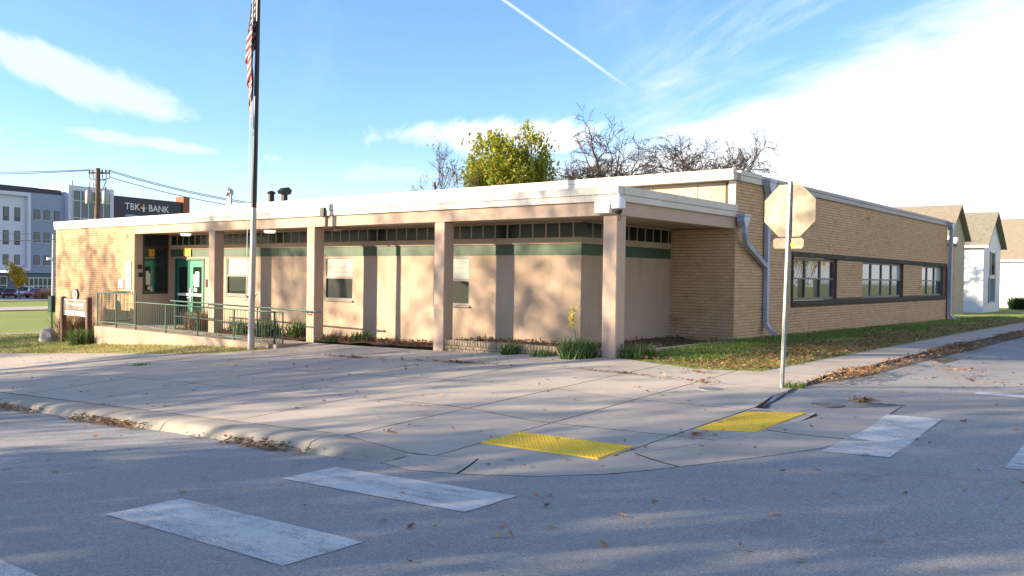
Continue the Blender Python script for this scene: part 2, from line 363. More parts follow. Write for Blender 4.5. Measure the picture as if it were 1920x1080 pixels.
def link(name, me, mat, parent=None, smooth=False):
    if mat and not me.materials: me.materials.append(MATS[mat])
    if smooth:
        me.polygons.foreach_set('use_smooth', [True]*len(me.polygons)); me.set_sharp_from_angle(angle=.7)
    o = bpy.data.objects.new(name, me); COL.objects.link(o)
    if parent: o.parent = parent
    return o
def arr_mesh(name, V, F, mat, parent=None):
    """V (n,3), F (m,k) numpy arrays, all faces of k corners"""
    V = np.asarray(V, np.float32); F = np.asarray(F, np.int32); k = F.shape[1]
    me = bpy.data.meshes.new(name); me.vertices.add(len(V)); me.vertices.foreach_set('co', V.ravel())
    me.loops.add(F.size); me.loops.foreach_set('vertex_index', F.ravel())
    me.polygons.add(len(F)); me.polygons.foreach_set('loop_start', np.arange(len(F), dtype=np.int32)*k)
    try: me.polygons.foreach_set('loop_total', np.full(len(F), k, np.int32))
    except Exception: pass
    me.update(calc_edges=True); me.validate(); me.polygons.foreach_set('use_smooth', [False]*len(me.polygons))
    return link(name, me, mat, parent)
def tag(o, label=None, cat=None, group=None, kind=None):
    if label: o['label'] = label
    if cat: o['category'] = cat
    if group: o['group'] = group
    if kind: o['kind'] = kind
    return o
def empty(name, loc, label=None, cat=None, group=None, rz=0):
    o = bpy.data.objects.new(name, None); COL.objects.link(o); o.location = loc; o.rotation_euler[2] = rz
    o.empty_display_size = .2; return tag(o, label, cat, group)
def P(mb, name, mat, root, smooth=False):
    """part of a thing whose mesh is modelled in world coordinates"""
    o = mb.build(name, mat, None, smooth); o.parent = root
    o.matrix_parent_inverse = wmat(root).inverted(); return o
def wmat(o):
    m = o.matrix_parent_inverse @ o.matrix_basis if o.parent else o.matrix_basis.copy()
    return wmat(o.parent) @ m if o.parent else m
def text_mesh(body, size, mat, name, parent, M4, extrude=.004, align='CENTER', sx=1.0):
    cu = bpy.data.curves.new(name, 'FONT'); cu.body = body; cu.size = size; cu.extrude = extrude; cu.align_x = align; cu.align_y = 'CENTER'
    t = bpy.data.objects.new(name+'_tmp', cu); COL.objects.link(t)
    dg = bpy.context.evaluated_depsgraph_get(); me = bpy.data.meshes.new_from_object(t.evaluated_get(dg))
    bpy.data.objects.remove(t); bpy.data.curves.remove(cu)
    me.transform(Matrix.Diagonal((sx, 1, 1, 1))); me.transform(M4); me.materials.clear()
    o = link(name, me, mat); o.parent = parent; o.matrix_parent_inverse = wmat(parent).inverted(); return o
def face_mat(origin, xdir):
    """text frame: x along xdir, y up, facing z = xdir x up"""
    x = Vector(xdir).normalized(); y = Vector((0,0,1)); z = x.cross(y)
    m = Matrix((x, y, z)).transposed().to_4x4(); m.translation = Vector(origin); return m

# ------------------------------------------------------------------ terrain
def ss(a, b, x): t = np.clip((x-a)/(b-a), 0, 1); return t*t*(3-2*t)
def fall(y): return np.interp(y, [5, 25, 50, 90, 200], [0, .12, .5, .75, 1.0])
def zr(x, y):
    a = np.interp(x, [-165, -88, -50, -28, 8, 14, 60], [-4.85, -4.0, -3.75, -3.37, -1.57, -1.45, -1.45])
    b = np.interp(x, [3.9, 5.5, 8, 14, 60], [-1.53, -1.60, -1.56, -1.5, -1.5]) - fall(y)
    t = ss(-4.6, -1.5, y)*ss(-20, 3.5, x); return a*(1-t)+b*t
def P0(x): return np.interp(x, [-165, -88, -50, -30, -23.8, -18, -13.8, -9.1, -4.5, 0, 4, 60], [-4.85, -3.9, -3.25, -2.7, -2.46, -2.22, -1.97, -1.76, -1.66, -1.49, -1.49, -1.49])
def kerb_h(x): return np.interp(x, [1.1, 2.3], [.13, .012])
def S(x, y):
    t = np.clip((y+7.5)/7.5, 0, 1); pc = zr(x, -8.0)+kerb_h(x)
    return pc + (P0(x)-pc)*t - fall(y)*ss(-30, 0, x)
def T(x, y):
    s_ = S(x, y); r_ = zr(x, y); k = np.maximum((y < -7.7)*1.0, (x > 4.6)*1.0)
    return s_*(1-k) + r_*k

def sheet(name, poly, zf, mat, step=1.0, kind='structure', dz=0.0, parent=None, jitter=0.0):
    poly = [Vector((float(x), float(y))) for x, y in poly]
    dense = []
    for i, a in enumerate(poly):
        b = poly[(i+1) % len(poly)]; n = max(1, int((b-a).length/step))
        dense += [a.lerp(b, k/n) for k in range(n)]
    xs = [p.x for p in dense]; ys = [p.y for p in dense]
    pts = list(dense); nb = len(pts)
    gx = np.arange(min(xs)+step*.5, max(xs), step); gy = np.arange(min(ys)+step*.5, max(ys), step)
    px = np.array(xs); py = np.array(ys); qx = np.roll(px, -1); qy = np.roll(py, -1)
    for x in gx:
        for y in gy:
            c = ((py > y) != (qy > y)) & (x < (qx-px)*(y-py)/(np.where(qy == py, 1e-9, qy-py))+px)
            if c.sum() % 2: 
                dd = np.min((px-x)**2+(py-y)**2)
                if dd > (step*.35)**2: pts.append(Vector((x, y)))
    edges = [(i, (i+1) % nb) for i in range(nb)]
    r = delaunay_2d_cdt(pts, edges, [list(range(nb))], 1, 1e-5)
    co = np.array([(v.x, v.y) for v in r[0]]); z = zf(co[:, 0], co[:, 1]) + dz
    if jitter: z = z + nrg.normal(0, jitter, len(z))
    fs = []
    for f in r[2]:
        a, b, c = [co[i] for i in f[:3]]
        fs.append(f if (b[0]-a[0])*(c[1]-a[1])-(b[1]-a[1])*(c[0]-a[0]) > 0 else f[::-1])
    me = bpy.data.meshes.new(name); me.from_pydata([(a[0], a[1], h) for a, h in zip(co, z)], [], fs)
    o = link(name, me, mat, parent, True)
    if kind and not parent: o['kind'] = kind
    return o
def inside(poly, x, y):
    p = np.array(poly); px, py = p[:, 0], p[:, 1]; qx, qy = np.roll(px, -1), np.roll(py, -1)
    x = np.atleast_1d(x)[:, None]; y = np.atleast_1d(y)[:, None]
    c = ((py > y) != (qy > y)) & (x < (qx-px)*(y-py)/np.where(qy == py, 1e-9, qy-py)+px)
    return c.sum(1) % 2 == 1
def clip_rect(poly, x0, x1, y0, y1):
    def cl(pl, f, inter):
        out = []
        for i, a in enumerate(pl):
            b = pl[(i+1) % len(pl)]
            if f(a): out.append(a)
            if f(a) != f(b): out.append(inter(a, b))
        return out
    def ix(c): return lambda a, b: (c, a[1]+(b[1]-a[1])*(c-a[0])/(b[0]-a[0]))
    def iy(c): return lambda a, b: (a[0]+(b[0]-a[0])*(c-a[1])/(b[1]-a[1]), c)
    for f, g in ((lambda p: p[0] >= x0, ix(x0)), (lambda p: p[0] <= x1, ix(x1)), (lambda p: p[1] >= y0, iy(y0)), (lambda p: p[1] <= y1, iy(y1))):
        poly = cl(poly, f, g)
        if len(poly) < 3: return []
    return poly
def area(p): return abs(sum(p[i][0]*p[(i+1) % len(p)][1]-p[(i+1) % len(p)][0]*p[i][1] for i in range(len(p))))/2

# ================================================================== GROUND, ROAD, PAVEMENT
def ground():
    a = np.concatenate([[-600, -400, -250, -160, -120, -90, -70, -55], np.arange(-46, 46, 1.0), [55, 70, 90, 120, 160, 250, 400, 600]])
    X, Y = np.meshgrid(a, a, indexing='ij'); Z = T(X.ravel(), Y.ravel())-.12
    n = len(a); V = np.stack([X.ravel(), Y.ravel(), Z], 1)
    i, j = np.meshgrid(np.arange(n-1), np.arange(n-1), indexing='ij'); k = (i*n+j).ravel()
    o = arr_mesh('ground', V, np.stack([k, k+n, k+n+1, k+1], 1), 'ground'); o['kind'] = 'structure'
ground()

EDGE = [(2.2, -7.78), (2.78, -7.93), (3.42, -7.77), (4.0, -7.50), (4.5, -7.05), (4.9, -6.33), (5.23, -5.65), (5.57, -4.81), (5.62, -3.6), (5.5, -1.75)]
BACK = [(2.2, -7.38), (3.0, -7.24), (3.6, -7.02), (4.1, -6.62), (4.5, -5.85), (4.85, -4.62), (4.98, -3.9), (5.05, -2.75)]
ROAD = [(-170, -30), (60, -30), (60, -8), (14.5, -8), (14.2, 90), (4.25, 90), (4.1, 20), (4.25, 6), (4.25, 1), (3.99, -1.55), (4.0, -2.3), (4.16, -3.28), (4.86, -3.2), (5.0, -2.78)] + EDGE[::-1] + [(1.2, -7.78), (-6, -7.84), (-30, -7.84), (-170, -7.84)]
road = sheet('road', ROAD, zr, 'asphalt', 1.3)
# painted bars and the stop line, children of the road
def bar(name, x0, x1, y0, y1, skew=0.0):
    n = 6; vs = []; fs = []
    for i in range(n+1):
        for j in range(n+1):
            x = x0+(x1-x0)*i/n + skew*j/n + rng.uniform(-.008, .008); y = y0+(y1-y0)*j/n + rng.uniform(-.008, .008)
            vs.append((x, y, float(zr(x, y))+.006))
    for i in range(n):
        for j in range(n): a = i*(n+1)+j; fs.append((a, a+n+1, a+n+2, a+1))
    return P(MB().add(vs, fs), name, 'road_paint', road)
for y0 in (-10.43, -8.84, -12.02, -13.6): bar('crosswalk_bar', 2.09, 4.34, y0, y0+.62)
for x0 in (5.62, 7.22, 8.82): bar('crosswalk_bar', x0, x0+.64, -5.02, -2.52, -.12)
bar('stop_line', 5.05, 8.6, .15, .52)
# tar seams
def seam(pts, wdt, zf, dz=.006, name='tar_seam'):
    vs = []; fs = []
    for i, p in enumerate(pts):
        a = Vector(pts[max(i-1, 0)]); b = Vector(pts[min(i+1, len(pts)-1)]); d = (b-a).normalized(); nn = Vector((-d.y, d.x))
        ww = wdt*rng.uniform(.6, 1.3)
        for sgn in (-1, 1): q = Vector(p)+nn*ww*.5*sgn; vs.append((q.x, q.y, float(zf(q.x, q.y))+dz))
    for i in range(len(pts)-1): fs.append((2*i, 2*i+1, 2*i+3, 2*i+2))
    return P(MB().add(vs, fs), name, 'tar', road)
def wig(a, b, n, amp): return [(a[0]+(b[0]-a[0])*i/n+rng.uniform(-amp, amp), a[1]+(b[1]-a[1])*i/n+rng.uniform(-amp, amp)) for i in range(n+1)]
seam(wig((4.17, -3.26), (4.04, -1.6), 14, .02), .05, zr, .008)
def crack(p, q, n, amp, wd): seam(wig(p, q, n, amp), wd, zr, .004, 'crack_seal')
crack((5.2, 3.2), (9.5, 3.5), 24, .05, .014); crack((4.9, 7.5), (10, 7.2), 24, .05, .014); crack((4.7, 12.5), (11, 12.9), 24, .05, .016); crack((6.9, 2.5), (7.2, 16), 40, .05, .012)
seam(wig((4.18, -3.24), (4.9, -3.16), 10, .015), .05, zr, .010)
seam(wig((4.9, -3.15), (5.12, -2.5), 8, .015), .07, zr, .012)
seam(wig((5.55, -1.75), (4.95, -1.95), 8, .03), .05, zr, .010)

PAVE = [(-30, -7.27), (2.2, -7.36)] + BACK[1:7] + [(4.93, -3.24), (4.16, -3.30), (3.98, -2.3), (3.97, -1.6), (3.86, -.02), (2.9, -.02), (2.9, -.14), (1.84, -.45), (.25, -.02),
        (-8.86, -.02), (-8.86, -1.17), (-9.25, -1.75), (-9.75, -2.2), (-11, -2.5), (-14.4, -2.92), (-19.4, -3.42), (-30, -3.95)]
dirt = sheet('joint_dirt', PAVE, S, 'dirt', .8, dz=-.007)
pav = empty('pavement', (0, 0, -1.9)); pav['kind'] = 'structure'
def slab(poly, root, zf, mat='concrete', name='paving_slab'):
    dz = rng.uniform(-.001, .001); c = (sum(p[0] for p in poly)/len(poly), sum(p[1] for p in poly)/len(poly))
    tx, ty = rng.uniform(-.0006, .0006), rng.uniform(-.0006, .0006)
    # densify so that the slab follows the fall of the ground
    d = []
    for i, a in enumerate(poly):
        b = poly[(i+1) % len(poly)]; n = max(1, int(math.hypot(b[0]-a[0], b[1]-a[1])/.3))
        d += [(a[0]+(b[0]-a[0])*k/n, a[1]+(b[1]-a[1])*k/n) for k in range(n)]
    def z(x, y): return float(zf(x, y))+dz+(x-c[0])*tx+(y-c[1])*ty
    n = len(d); b = .003
    top = [(c[0]+(x-c[0])*(1-b/max(.2, math.hypot(x-c[0], y-c[1]))), c[1]+(y-c[1])*(1-b/max(.2, math.hypot(x-c[0], y-c[1]))), z(x, y)) for x, y in d]
    vs = top + [(x, y, z(x, y)-.004) for x, y in d] + [(x, y, z(x, y)-.09) for x, y in d] + [(c[0], c[1], z(*c))]
    fs = [(i, (i+1) % n, 3*n) for i in range(n)]
    for k in (0, 1): fs += [(k*n+i, (k+1)*n+i, (k+1)*n+(i+1) % n, k*n+(i+1) % n) for i in range(n)]
    ob = P(MB().add(vs, fs), name, mat, root); ob.data.materials.append(MATS['dirt'])
    ob.data.polygons.foreach_set('material_index', [0 if abs(p.normal.z) > .6 else 1 for p in ob.data.polygons]); return ob
XJ = [5.2, 4.15, 2.54, 1.2]
while XJ[-1] > -30: XJ.append(XJ[-1]-2.2)
YJ = [-7.6, -5.35, -3.45, -1.62, .1]
for i in range(len(XJ)-1):
    for j in range(len(YJ)-1):
        off = 0.0
        pl = clip_rect(PAVE, XJ[i+1]+.008, XJ[i]-.008, YJ[j]+.008, YJ[j+1]-.008)
        q = []
        for p in pl:
            if not q or math.hypot(p[0]-q[-1][0], p[1]-q[-1][1]) > .01: q.append(p)
        if len(q) > 2 and area(q) > .02: slab(q, pav, S)
# gutter pan round the corner
gut = empty('gutter', (4.5, -6.5, -1.75)); gut['kind'] = 'structure'
def poly_at(pl, t):
    d = [0]
    for i in range(len(pl)-1): d.append(d[-1]+math.hypot(pl[i+1][0]-pl[i][0], pl[i+1][1]-pl[i][1]))
    s_ = t*d[-1]; return (float(np.interp(s_, d, [p[0] for p in pl])), float(np.interp(s_, d, [p[1] for p in pl])))
ts = [0, .14, .40, .70, 1.0]
for k in range(4):
    n = 8; vs = []; fs = []
    for i in range(n+1):
        t = ts[k]+.002+(ts[k+1]-ts[k]-.004)*i/n; a = poly_at(BACK, t); b = poly_at(EDGE, t)
        for j, f in enumerate((0.004, .35, .7, .996)):
            x = a[0]+(b[0]-a[0])*f; y = a[1]+(b[1]-a[1])*f
            z = float(S(*a))*(1-f)+(float(zr(*b))+.004)*f - .008*math.sin(math.pi*f); vs.append((x, y, z))
        for f in (0.004, .996): x = a[0]+(b[0]-a[0])*f; y = a[1]+(b[1]-a[1])*f; vs.append((x, y, float(zr(*b))-.15))
    for i in range(n):
        a = i*6; c = a+6
        for j in range(3): fs.append((a+j, c+j, c+j+1, a+j+1))
        fs += [(a+4, c+4, c, a), (a+3, c+3, c+5, a+5)]
    fs += [(0, 1, 2, 3, 5, 4), tuple(n*6+q for q in (4, 5, 3, 2, 1, 0))]
    ob = P(MB().add(vs, fs), 'gutter_slab', 'concrete', gut, True); ob.data.materials.append(MATS['dirt'])
    ob.data.polygons.foreach_set('material_index', [0 if abs(p.normal.z) > .6 else 1 for p in ob.data.polygons])
# kerb stones
kerb = empty('kerb', (-6, -7.5, -2.2)); kerb['kind'] = 'structure'
xe = [2.3, 1.12]
while xe[-1] > -29: xe.append(xe[-1]-3.05)
for a, b in zip(xe[1:], xe[:-1]):
    n = 10; vs = []; fs = []
    dyy = rng.uniform(-.01, .01)
    for i in range(n+1):
        x = a+.006+(b-a-.012)*i/n; g = float(zr(x, -8)); h = float(kerb_h(x)); top = g+h
        wob = .006*math.sin(x*3.1)
        prof = [(-7.84, g-.12), (-7.83, g+.008), (-7.80, g+h*.35), (-7.755, g+h*.78), (-7.70, top-.010), (-7.60, top+.004), (-7.32, top), (-7.285, top-.004), (-7.28, top-.2)]
        vs += [(x, y+wob+dyy, z) for y, z in prof]
    m_ = len(prof)
    for i in range(n):
        for j in range(m_-1): c = i*m_+j; fs.append((c, c+m_, c+m_+1, c+1))
    fs += [tuple(range(m_)), tuple(n*m_+q for q in range(m_-1, -1, -1))]
    ob = P(MB().add(vs, fs), 'kerb_stone', 'kerb_concrete', kerb, True); ob.data.materials.append(MATS['dirt'])
    ob.data.polygons.foreach_set('material_index', [1 if abs(p.normal.x) > .8 or p.normal.y > .8 else 0 for p in ob.data.polygons])
# tactile pads
def pad(c, label):
    # c: four corners (x,y) in order
    ctr = (sum(p[0] for p in c)/4, sum(p[1] for p in c)/4)
    root = empty('tactile_paving', (ctr[0], ctr[1], float(S(*ctr))), label, 'tactile paving')
    def z(x, y): return float(S(x, y))+.012
    vs = []; n = 6
    def at(u, v):
        a = Vector(c[0]).lerp(Vector(c[1]), v); b = Vector(c[3]).lerp(Vector(c[2]), v); return a.lerp(b, u)
    fs = []
    for i in range(n+1):
        for j in range(n+1): q = at(i/n, j/n); vs.append((q.x, q.y, z(q.x, q.y)))
    for i in range(n):
        for j in range(n): a = i*(n+1)+j; fs.append((a, a+1, a+n+2, a+n+1))
    o0 = len(vs); rim = [i*(n+1) for i in range(n+1)] + [n*(n+1)+j for j in range(1, n+1)] + [i*(n+1)+n for i in range(n-1, -1, -1)] + list(range(n-1, 0, -1))
    for i in rim: vs.append((vs[i][0], vs[i][1], vs[i][2]-.03))
    for k in range(len(rim)): fs.append((rim[k], rim[(k+1) % len(rim)], o0+(k+1) % len(rim), o0+k))
    P(MB().add(vs, fs), 'plate', 'tactile', root)
    mb = MB(); L1 = (Vector(c[3])-Vector(c[0])).length; L2 = (Vector(c[1])-Vector(c[0])).length
    nu, nv = int(L1/.055), int(L2/.055)
    for i in range(nu):
        for j in range(nv):
            q = at((i+.5)/nu, (j+.5)/nv); zz = z(q.x, q.y)
            mb.add([(q.x+r*math.cos(t*math.pi/3), q.y+r*math.sin(t*math.pi/3), zz+h) for r, h in ((.014, 0), (.008, .006)) for t in range(6)],
                   [(t, (t+1) % 6, 6+(t+1) % 6, 6+t) for t in range(6)] + [tuple(range(6, 12))])
    d = P(mb, 'domes', 'tactile', root); d['kind'] = 'stuff'
pad([(2.55, -6.62), (2.58, -6.0), (4.09, -6.06), (4.10, -6.70)], 'long yellow tactile plate on the ramp facing the two worn crosswalk bars')
pad([(4.20, -4.9), (4.22, -3.66), (4.84, -3.34), (4.82, -4.72)], 'yellow tactile plate on the ramp beside the asphalt patch near the stop sign')

# pavement along the side street
XL = lambda y: float(np.interp(y, [0, 5, 17, 40], [2.9, 2.87, 2.55, 2.35])); XR = lambda y: float(np.interp(y, [0, 3, 11, 40], [3.86, 3.86, 3.68, 3.45]))
sp_ = empty('side_pavement', (3.3, 10, -1.5)); sp_['kind'] = 'structure'
y = -.005
while y < 44:
    slab([(XL(y), y+.006), (XR(y), y+.006), (XR(y+1.5), y+1.494), (XL(y+1.5), y+1.494)], sp_, S); y += 1.5
sheet('joint_dirt', [(2.85, 0), (4.3, -1.5), (4.6, 1), (4.6, 6), (4.35, 20), (4.3, 46), (2.3, 46)], lambda x, y: np.minimum(S(x, y), zr(x, y)+.03), 'dirt', 1.0, dz=-.03)

# lawns, beds
def hum(x, y): return .012*np.sin(x*2.3+y*1.7)+.01*np.sin(x*5.1-y*3.7)
LAWN_L = [(-29, -3.92), (-19.4, -3.44), (-14.4, -2.94), (-11, -2.52), (-9.75, -2.22), (-9.25, -1.77), (-8.92, -1.17), (-18.36, -1.15), (-18.36, -.02), (-23.88, -.02), (-23.88, 5), (-29, 6)]
lawn_l = sheet('lawn', LAWN_L, lambda x, y: S(x, y)+hum(x, y)*.5-.004, 'ground_dry', .5)
LAWN_R = [(.04, .02), (.25, 0), (1.84, -.43), (2.88, -.12), (2.85, 5), (2.53, 17), (2.35, 40), (2.3, 46), (-9, 46), (-9, 28), (-.02, 27.8), (-.02, 4.9), (.04, 4.9)]
lawn_r = sheet('lawn', LAWN_R, lambda x, y: S(x, y)+hum(x, y)*.5-.004+.06*ss(2.5, .2, x)*ss(0, 3, y), 'ground', .6)
def bedz(x, y): return np.interp(x, [-18, -13.8, -9.1, -4.6, -4.35, -1.6, 0], [-1.78, -1.78, -1.70, -1.60, -1.45, -1.42, -1.47])+.02*np.sin(x*6)*np.cos(y*7)
BED = [(-15.9, .02), (-8.86, .02), (-4.45, .02), (-.33, .14), (.03, .3), (.03, 5.02), (-1.7, 5.02), (-1.7, 1.26), (-15.9, 1.26)]
sheet('mulch_bed', BED, bedz, 'soil', .3, jitter=.012)
# far roads on the left and lawns behind
sheet('path', [(-31.5, -7.6), (-29.4, -7.6), (-30.2, 40), (-33, 40)], lambda x, y: T(x, y), 'concrete', 2.0, dz=-.06)
sheet('road', [(-82, -60), (-70, -60), (-76, 90), (-88, 90)], lambda x, y: T(x, y), 'concrete', 6.0, dz=-.04)
sheet('car_park', [(-160, -40), (-112, -40), (-112, 90), (-160, 90)], lambda x, y: T(x, y), 'asphalt', 8.0, dz=-.04)
# small round lid set in the pavement
mb = MB(); cc = (3.0, -2.15); mb.lathe((cc[0], cc[1], float(S(*cc))-.01), [(.19, 0), (.19, .016), (.17, .019)], 20)
tag(mb.build('access_cover', 'frame_alu'), 'pale round access cover set flush in the pavement', 'access cover')
mb = MB(); cc = (4.75, -2.35); mb.lathe((cc[0], cc[1], float(zr(*cc))-.01), [(.21, 0), (.21, .013), (.2, .015)], 20)
tag(mb.build('manhole_cover', 'iron'), 'dark round manhole cover in the asphalt patch', 'manhole cover')

# ================================================================== SCHOOL BUILDING
RW = 1.236                       # rear wall of the porch (y)
bld = empty('school_building', (-10, 10, -1.6), 'single storey tan brick school with cream columned porch and green band', 'building')
def bp(name, mat, *boxes, parent=None, bev=0, smooth=False):
    mb = MB()
    for b in boxes: mb.bbox(*b, b=bev) if bev else mb.box(*b)
    return P(mb, name, mat, parent or bld, smooth)

def brick_wall(wall, o, ud, nd, width, z0, z1, holes, keep_near=0):
    """bricks proud of the mortar on a wall face. o = (x,y) of the face's start, ud = along, nd = outwards."""
    bl, bh, jt, pr = .2070, .0640, .0097, .008
    ud = Vector((*ud, 0)); nd = Vector((*nd, 0)); o = Vector((*o, 0))
    out = []; row = 0; z = z0
    while z < z1-.02:
        h = min(bh, z1-z-.004)
        u = -(bl+.0065)/2 if row % 2 else 0.0
        u += rng.uniform(-.004, .004)
        while u < width:
            a, b = max(u, 0.003), min(u+bl, width-.003); u += bl+.0065
            if b-a < .03: continue
            segs = [(a, b)]
            for (h0, h1, g0, g1) in holes:
                if z+h > g0+.012 and z < g1-.012:
                    ns = []
                    for s0, s1 in segs:
                        if s1 <= h0 or s0 >= h1: ns.append((s0, s1)); continue
                        if s0 < h0: ns.append((s0, h0))
                        if s1 > h1: ns.append((h1, s1))
                    segs = ns
            for s0, s1 in segs:
                if s1-s0 > .02: out.append((s0, s1, z, z+h))
        z += bh+jt; row += 1
    def size(b):
        p = o+ud*((b[0]+b[1])/2); d = (Vector((p.x, p.y, (b[2]+b[3])/2))-CAM); return -(b[1]-b[0])*abs(d.normalized().dot(nd))/d.length
    out.sort(key=size); near, rest = out[:keep_near], out[keep_near:]
    V = []; F = []
    for s0, s1, a, b in rest:
        k = len(V); q = pr+rng.uniform(-.0012, .0012)
        for dd in (-.004, q):
            for u, z in ((s0, a), (s1, a), (s1, b), (s0, b)):
                p = o+ud*u+nd*dd; V.append((p.x, p.y, z))
        F += [(k+4, k+5, k+6, k+7), (k, k+1, k+5, k+4), (k+1, k+2, k+6, k+5), (k+2, k+3, k+7, k+6), (k+3, k, k+4, k+7)]
    ob = arr_mesh('bricks', V, F, 'brick'); ob.parent = wall; ob.matrix_parent_inverse = wmat(wall).inverted(); ob['kind'] = 'stuff'
    cache = {}; inv = wmat(wall).inverted()
    for s0, s1, a, b in near:
        key = (round(s1-s0, 2), round(b-a, 3))
        if key not in cache:
            L_, H = s1-s0, b-a; c = .003
            vs = [tuple(ud*u+nd*dd+Vector((0, 0, z))) for dd, i in ((-.004, 0), (pr-c, 0), (pr, c)) for u, z in ((i, i), (L_-i, i), (L_-i, H-i), (i, H-i))]
            fs = [(8, 9, 10, 11)] + [(k*4+j, k*4+(j+1) % 4, k*4+4+(j+1) % 4, k*4+4+j) for k in (0, 1) for j in range(4)]
            me = bpy.data.meshes.new('brick'); me.from_pydata(vs, [], fs); me.materials.append(MATS['brick']); cache[key] = me
        p = o+ud*s0+nd*rng.uniform(-.0012, .0012); ob = bpy.data.objects.new('brick', cache[key]); COL.objects.link(ob)
        ob.parent = wall; ob.matrix_parent_inverse = inv; ob.location = (p.x, p.y, a)

# side wall to the street (x = 0): openings (start, end, z0, z1) measured along y from 5
WINS = [(8.46, 11.86, 3), (14.18, 18.66, 4), (21.1, 24.34, 3)]
ZS0, ZS1 = -.55, .60             # window zone between sill band and head band
holes = [(8.38-5, 24.78-5, -.68, -.55), (8.38-5, 24.78-5, .60, .735), (8.38-5, 8.46-5, -.6, .65), (24.70-5, 24.78-5, -.6, .65)] + [(a-5, b-5, ZS0, ZS1) for a, b, n in WINS] + [(24.34-5, 24.74-5, ZS0, ZS1)]
wall = bp('side_wall', 'mortar', (-.25, 0, 5, 24.84, -2.2, -.62), (-.25, 0, 5, 24.84, .66, 2.27), (-.25, 0, 5, 8.46, -.62, .66), (-.25, 0, 11.86, 14.18, -.62, .66), (-.25, 0, 18.66, 21.1, -.62, .66), (-.25, 0, 24.34, 24.84, -.62, .66))
brick_wall(wall, (0, 5), (0, 1), (1, 0), 19.84, -1.98, 2.265, holes, 300)
wall = bp('end_wall', 'mortar', (-1.66, -.251, 5.0, 5.2, -2.0, 1.7))
brick_wall(wall, (-1.66, 5.0), (1, 0), (0, -1), 1.66, -1.98, 1.16, [])
wall = bp('wing_wall', 'mortar', (-23.87, -18.12, .0, .25, -3.0, 1.417))
brick_wall(wall, (-23.87, 0), (1, 0), (0, -1), 5.75, -2.97, 1.415, [])
wall = bp('wing_end_wall', 'mortar', (-23.87, -23.6, .25, 24.8, -3.0, 1.5))
wall = bp('annex_wall', 'mortar', (-5, -.32, 24.85, 27.7, -2.2, 1.55))
brick_wall(wall, (-.32, 24.85), (0, 1), (1, 0), 2.85, -2.1, 1.55, [])
bp('annex_coping', 'band_dark', (-5.05, -.25, 24.86, 27.78, 1.555, 1.63))
# dark bands round the street windows
bp('window_band', 'band_dark', (-.12, .055, 8.38, 24.78, -.68, -.555), (-.12, .055, 8.38, 24.78, .605, .735), (-.12, .05, 8.38, 8.455, -.554, .604), (-.12, .05, 24.705, 24.78, -.554, .604), bev=.008)
kinds = {0: ['mirror', 'mirror', 'mirror'], 1: ['mirror', 'mirror', 'mirror', 'blind'], 2: ['mirror', 'mirror', 'blind']}
for wi, (a, b, n) in enumerate(WINS):
    fr = MB(); xf0, xf1 = -.13, -.075; lw = (b-a)/n
    fr.box(xf0, xf1, a, b, ZS0+.0, ZS0+.075); fr.box(xf0, xf1, a, b, ZS1-.07, ZS1)
    for i in range(n+1):
        yy = a+lw*i; fr.box(xf0-.002, xf1+.002, max(a, yy-.035), min(b, yy+.035), ZS0+.001, ZS1-.001)
    fr.box(xf0+.003, xf1-.003, a+.01, b-.01, .015, .06)
    win = P(fr, 'window', 'frame_grey', bld)
    for i in range(n):
        y0, y1 = a+lw*i+.034, a+lw*(i+1)-.034
        P(MB().box(-.112, -.106, y0, y1, .058, ZS1-.068), 'pane', 'glass_blind' if kinds[wi][i] == 'blind' else 'glass_mirror', win)
        if wi == 0 and i < 2:
            P(MB().box(-.112, -.107, y0, y0+(y1-y0)*.6, ZS0+.074, .017), 'pane', 'glass_mirror', win); P(MB().box(-.113, -.108, y0+(y1-y0)*.6+.012, y1, ZS0+.074, .017), 'pane', 'glass_dark', win)
            P(MB().box(-.114, -.1, y0+(y1-y0)*.6-.0, y0+(y1-y0)*.6+.012, ZS0+.074, .017), 'mullion', 'frame_alu', win)
        else: P(MB().box(-.112, -.106, y0, y1, ZS0+.074, .017), 'pane', 'glass_blue', win)
# main roof, its fascia and the panelled upstand over the porch
bp('roof', 'roof_felt', (-21.75, -.05, 5.05, 24.8, 2.2, 2.36), (-23.8, -.05, .05, 5.0, 1.5, 1.62))
def fascia(name, x0, x1, y0, y1, z0, z1, mid):
    mb = MB(); mb.bbox(x0, x1, y0, y1, z0, mid-.004, b=.006); 
    mb.bbox(x0-.012*(x0 < -1), x1+(.012 if x1 > 0 and x1-x0 < 1 else 0), y0-(.012 if y1-y0 < 1 else 0), y1, mid, z1, b=.006)
    return P(mb, name, 'fascia', bld)
fascia('porch_fascia', -23.93, .055, -.055, .12, 1.417, 1.70, 1.545)
fascia('porch_fascia', -.06, .055, .123, 4.995, 1.417, 1.70, 1.545)
bp('porch_beam', 'stucco_column', (-18.12, 0.0, 0.0, .31, 1.16, 1.416)); bp('porch_beam', 'stucco_column', (-.31, -.001, .311, 4.998, 1.16, 1.416))
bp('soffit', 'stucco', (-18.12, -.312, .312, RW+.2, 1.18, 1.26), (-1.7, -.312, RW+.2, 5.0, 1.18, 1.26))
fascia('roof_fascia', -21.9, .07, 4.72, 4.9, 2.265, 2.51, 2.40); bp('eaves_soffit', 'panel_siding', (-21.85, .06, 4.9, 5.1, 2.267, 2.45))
fascia('roof_fascia', -.05, .07, 5.103, 6.28, 2.265, 2.51, 2.40)
fascia('roof_fascia', -.05, .06, 6.3, 24.9, 2.27, 2.485, 2.40).data.materials[0] = MATS['fascia_shaded']  # same white metal, coloured darker for the shaded side
bp('roof_fascia', 'fascia', (-21.9, -21.75, 5.1, 24.8, 2.26, 2.43))
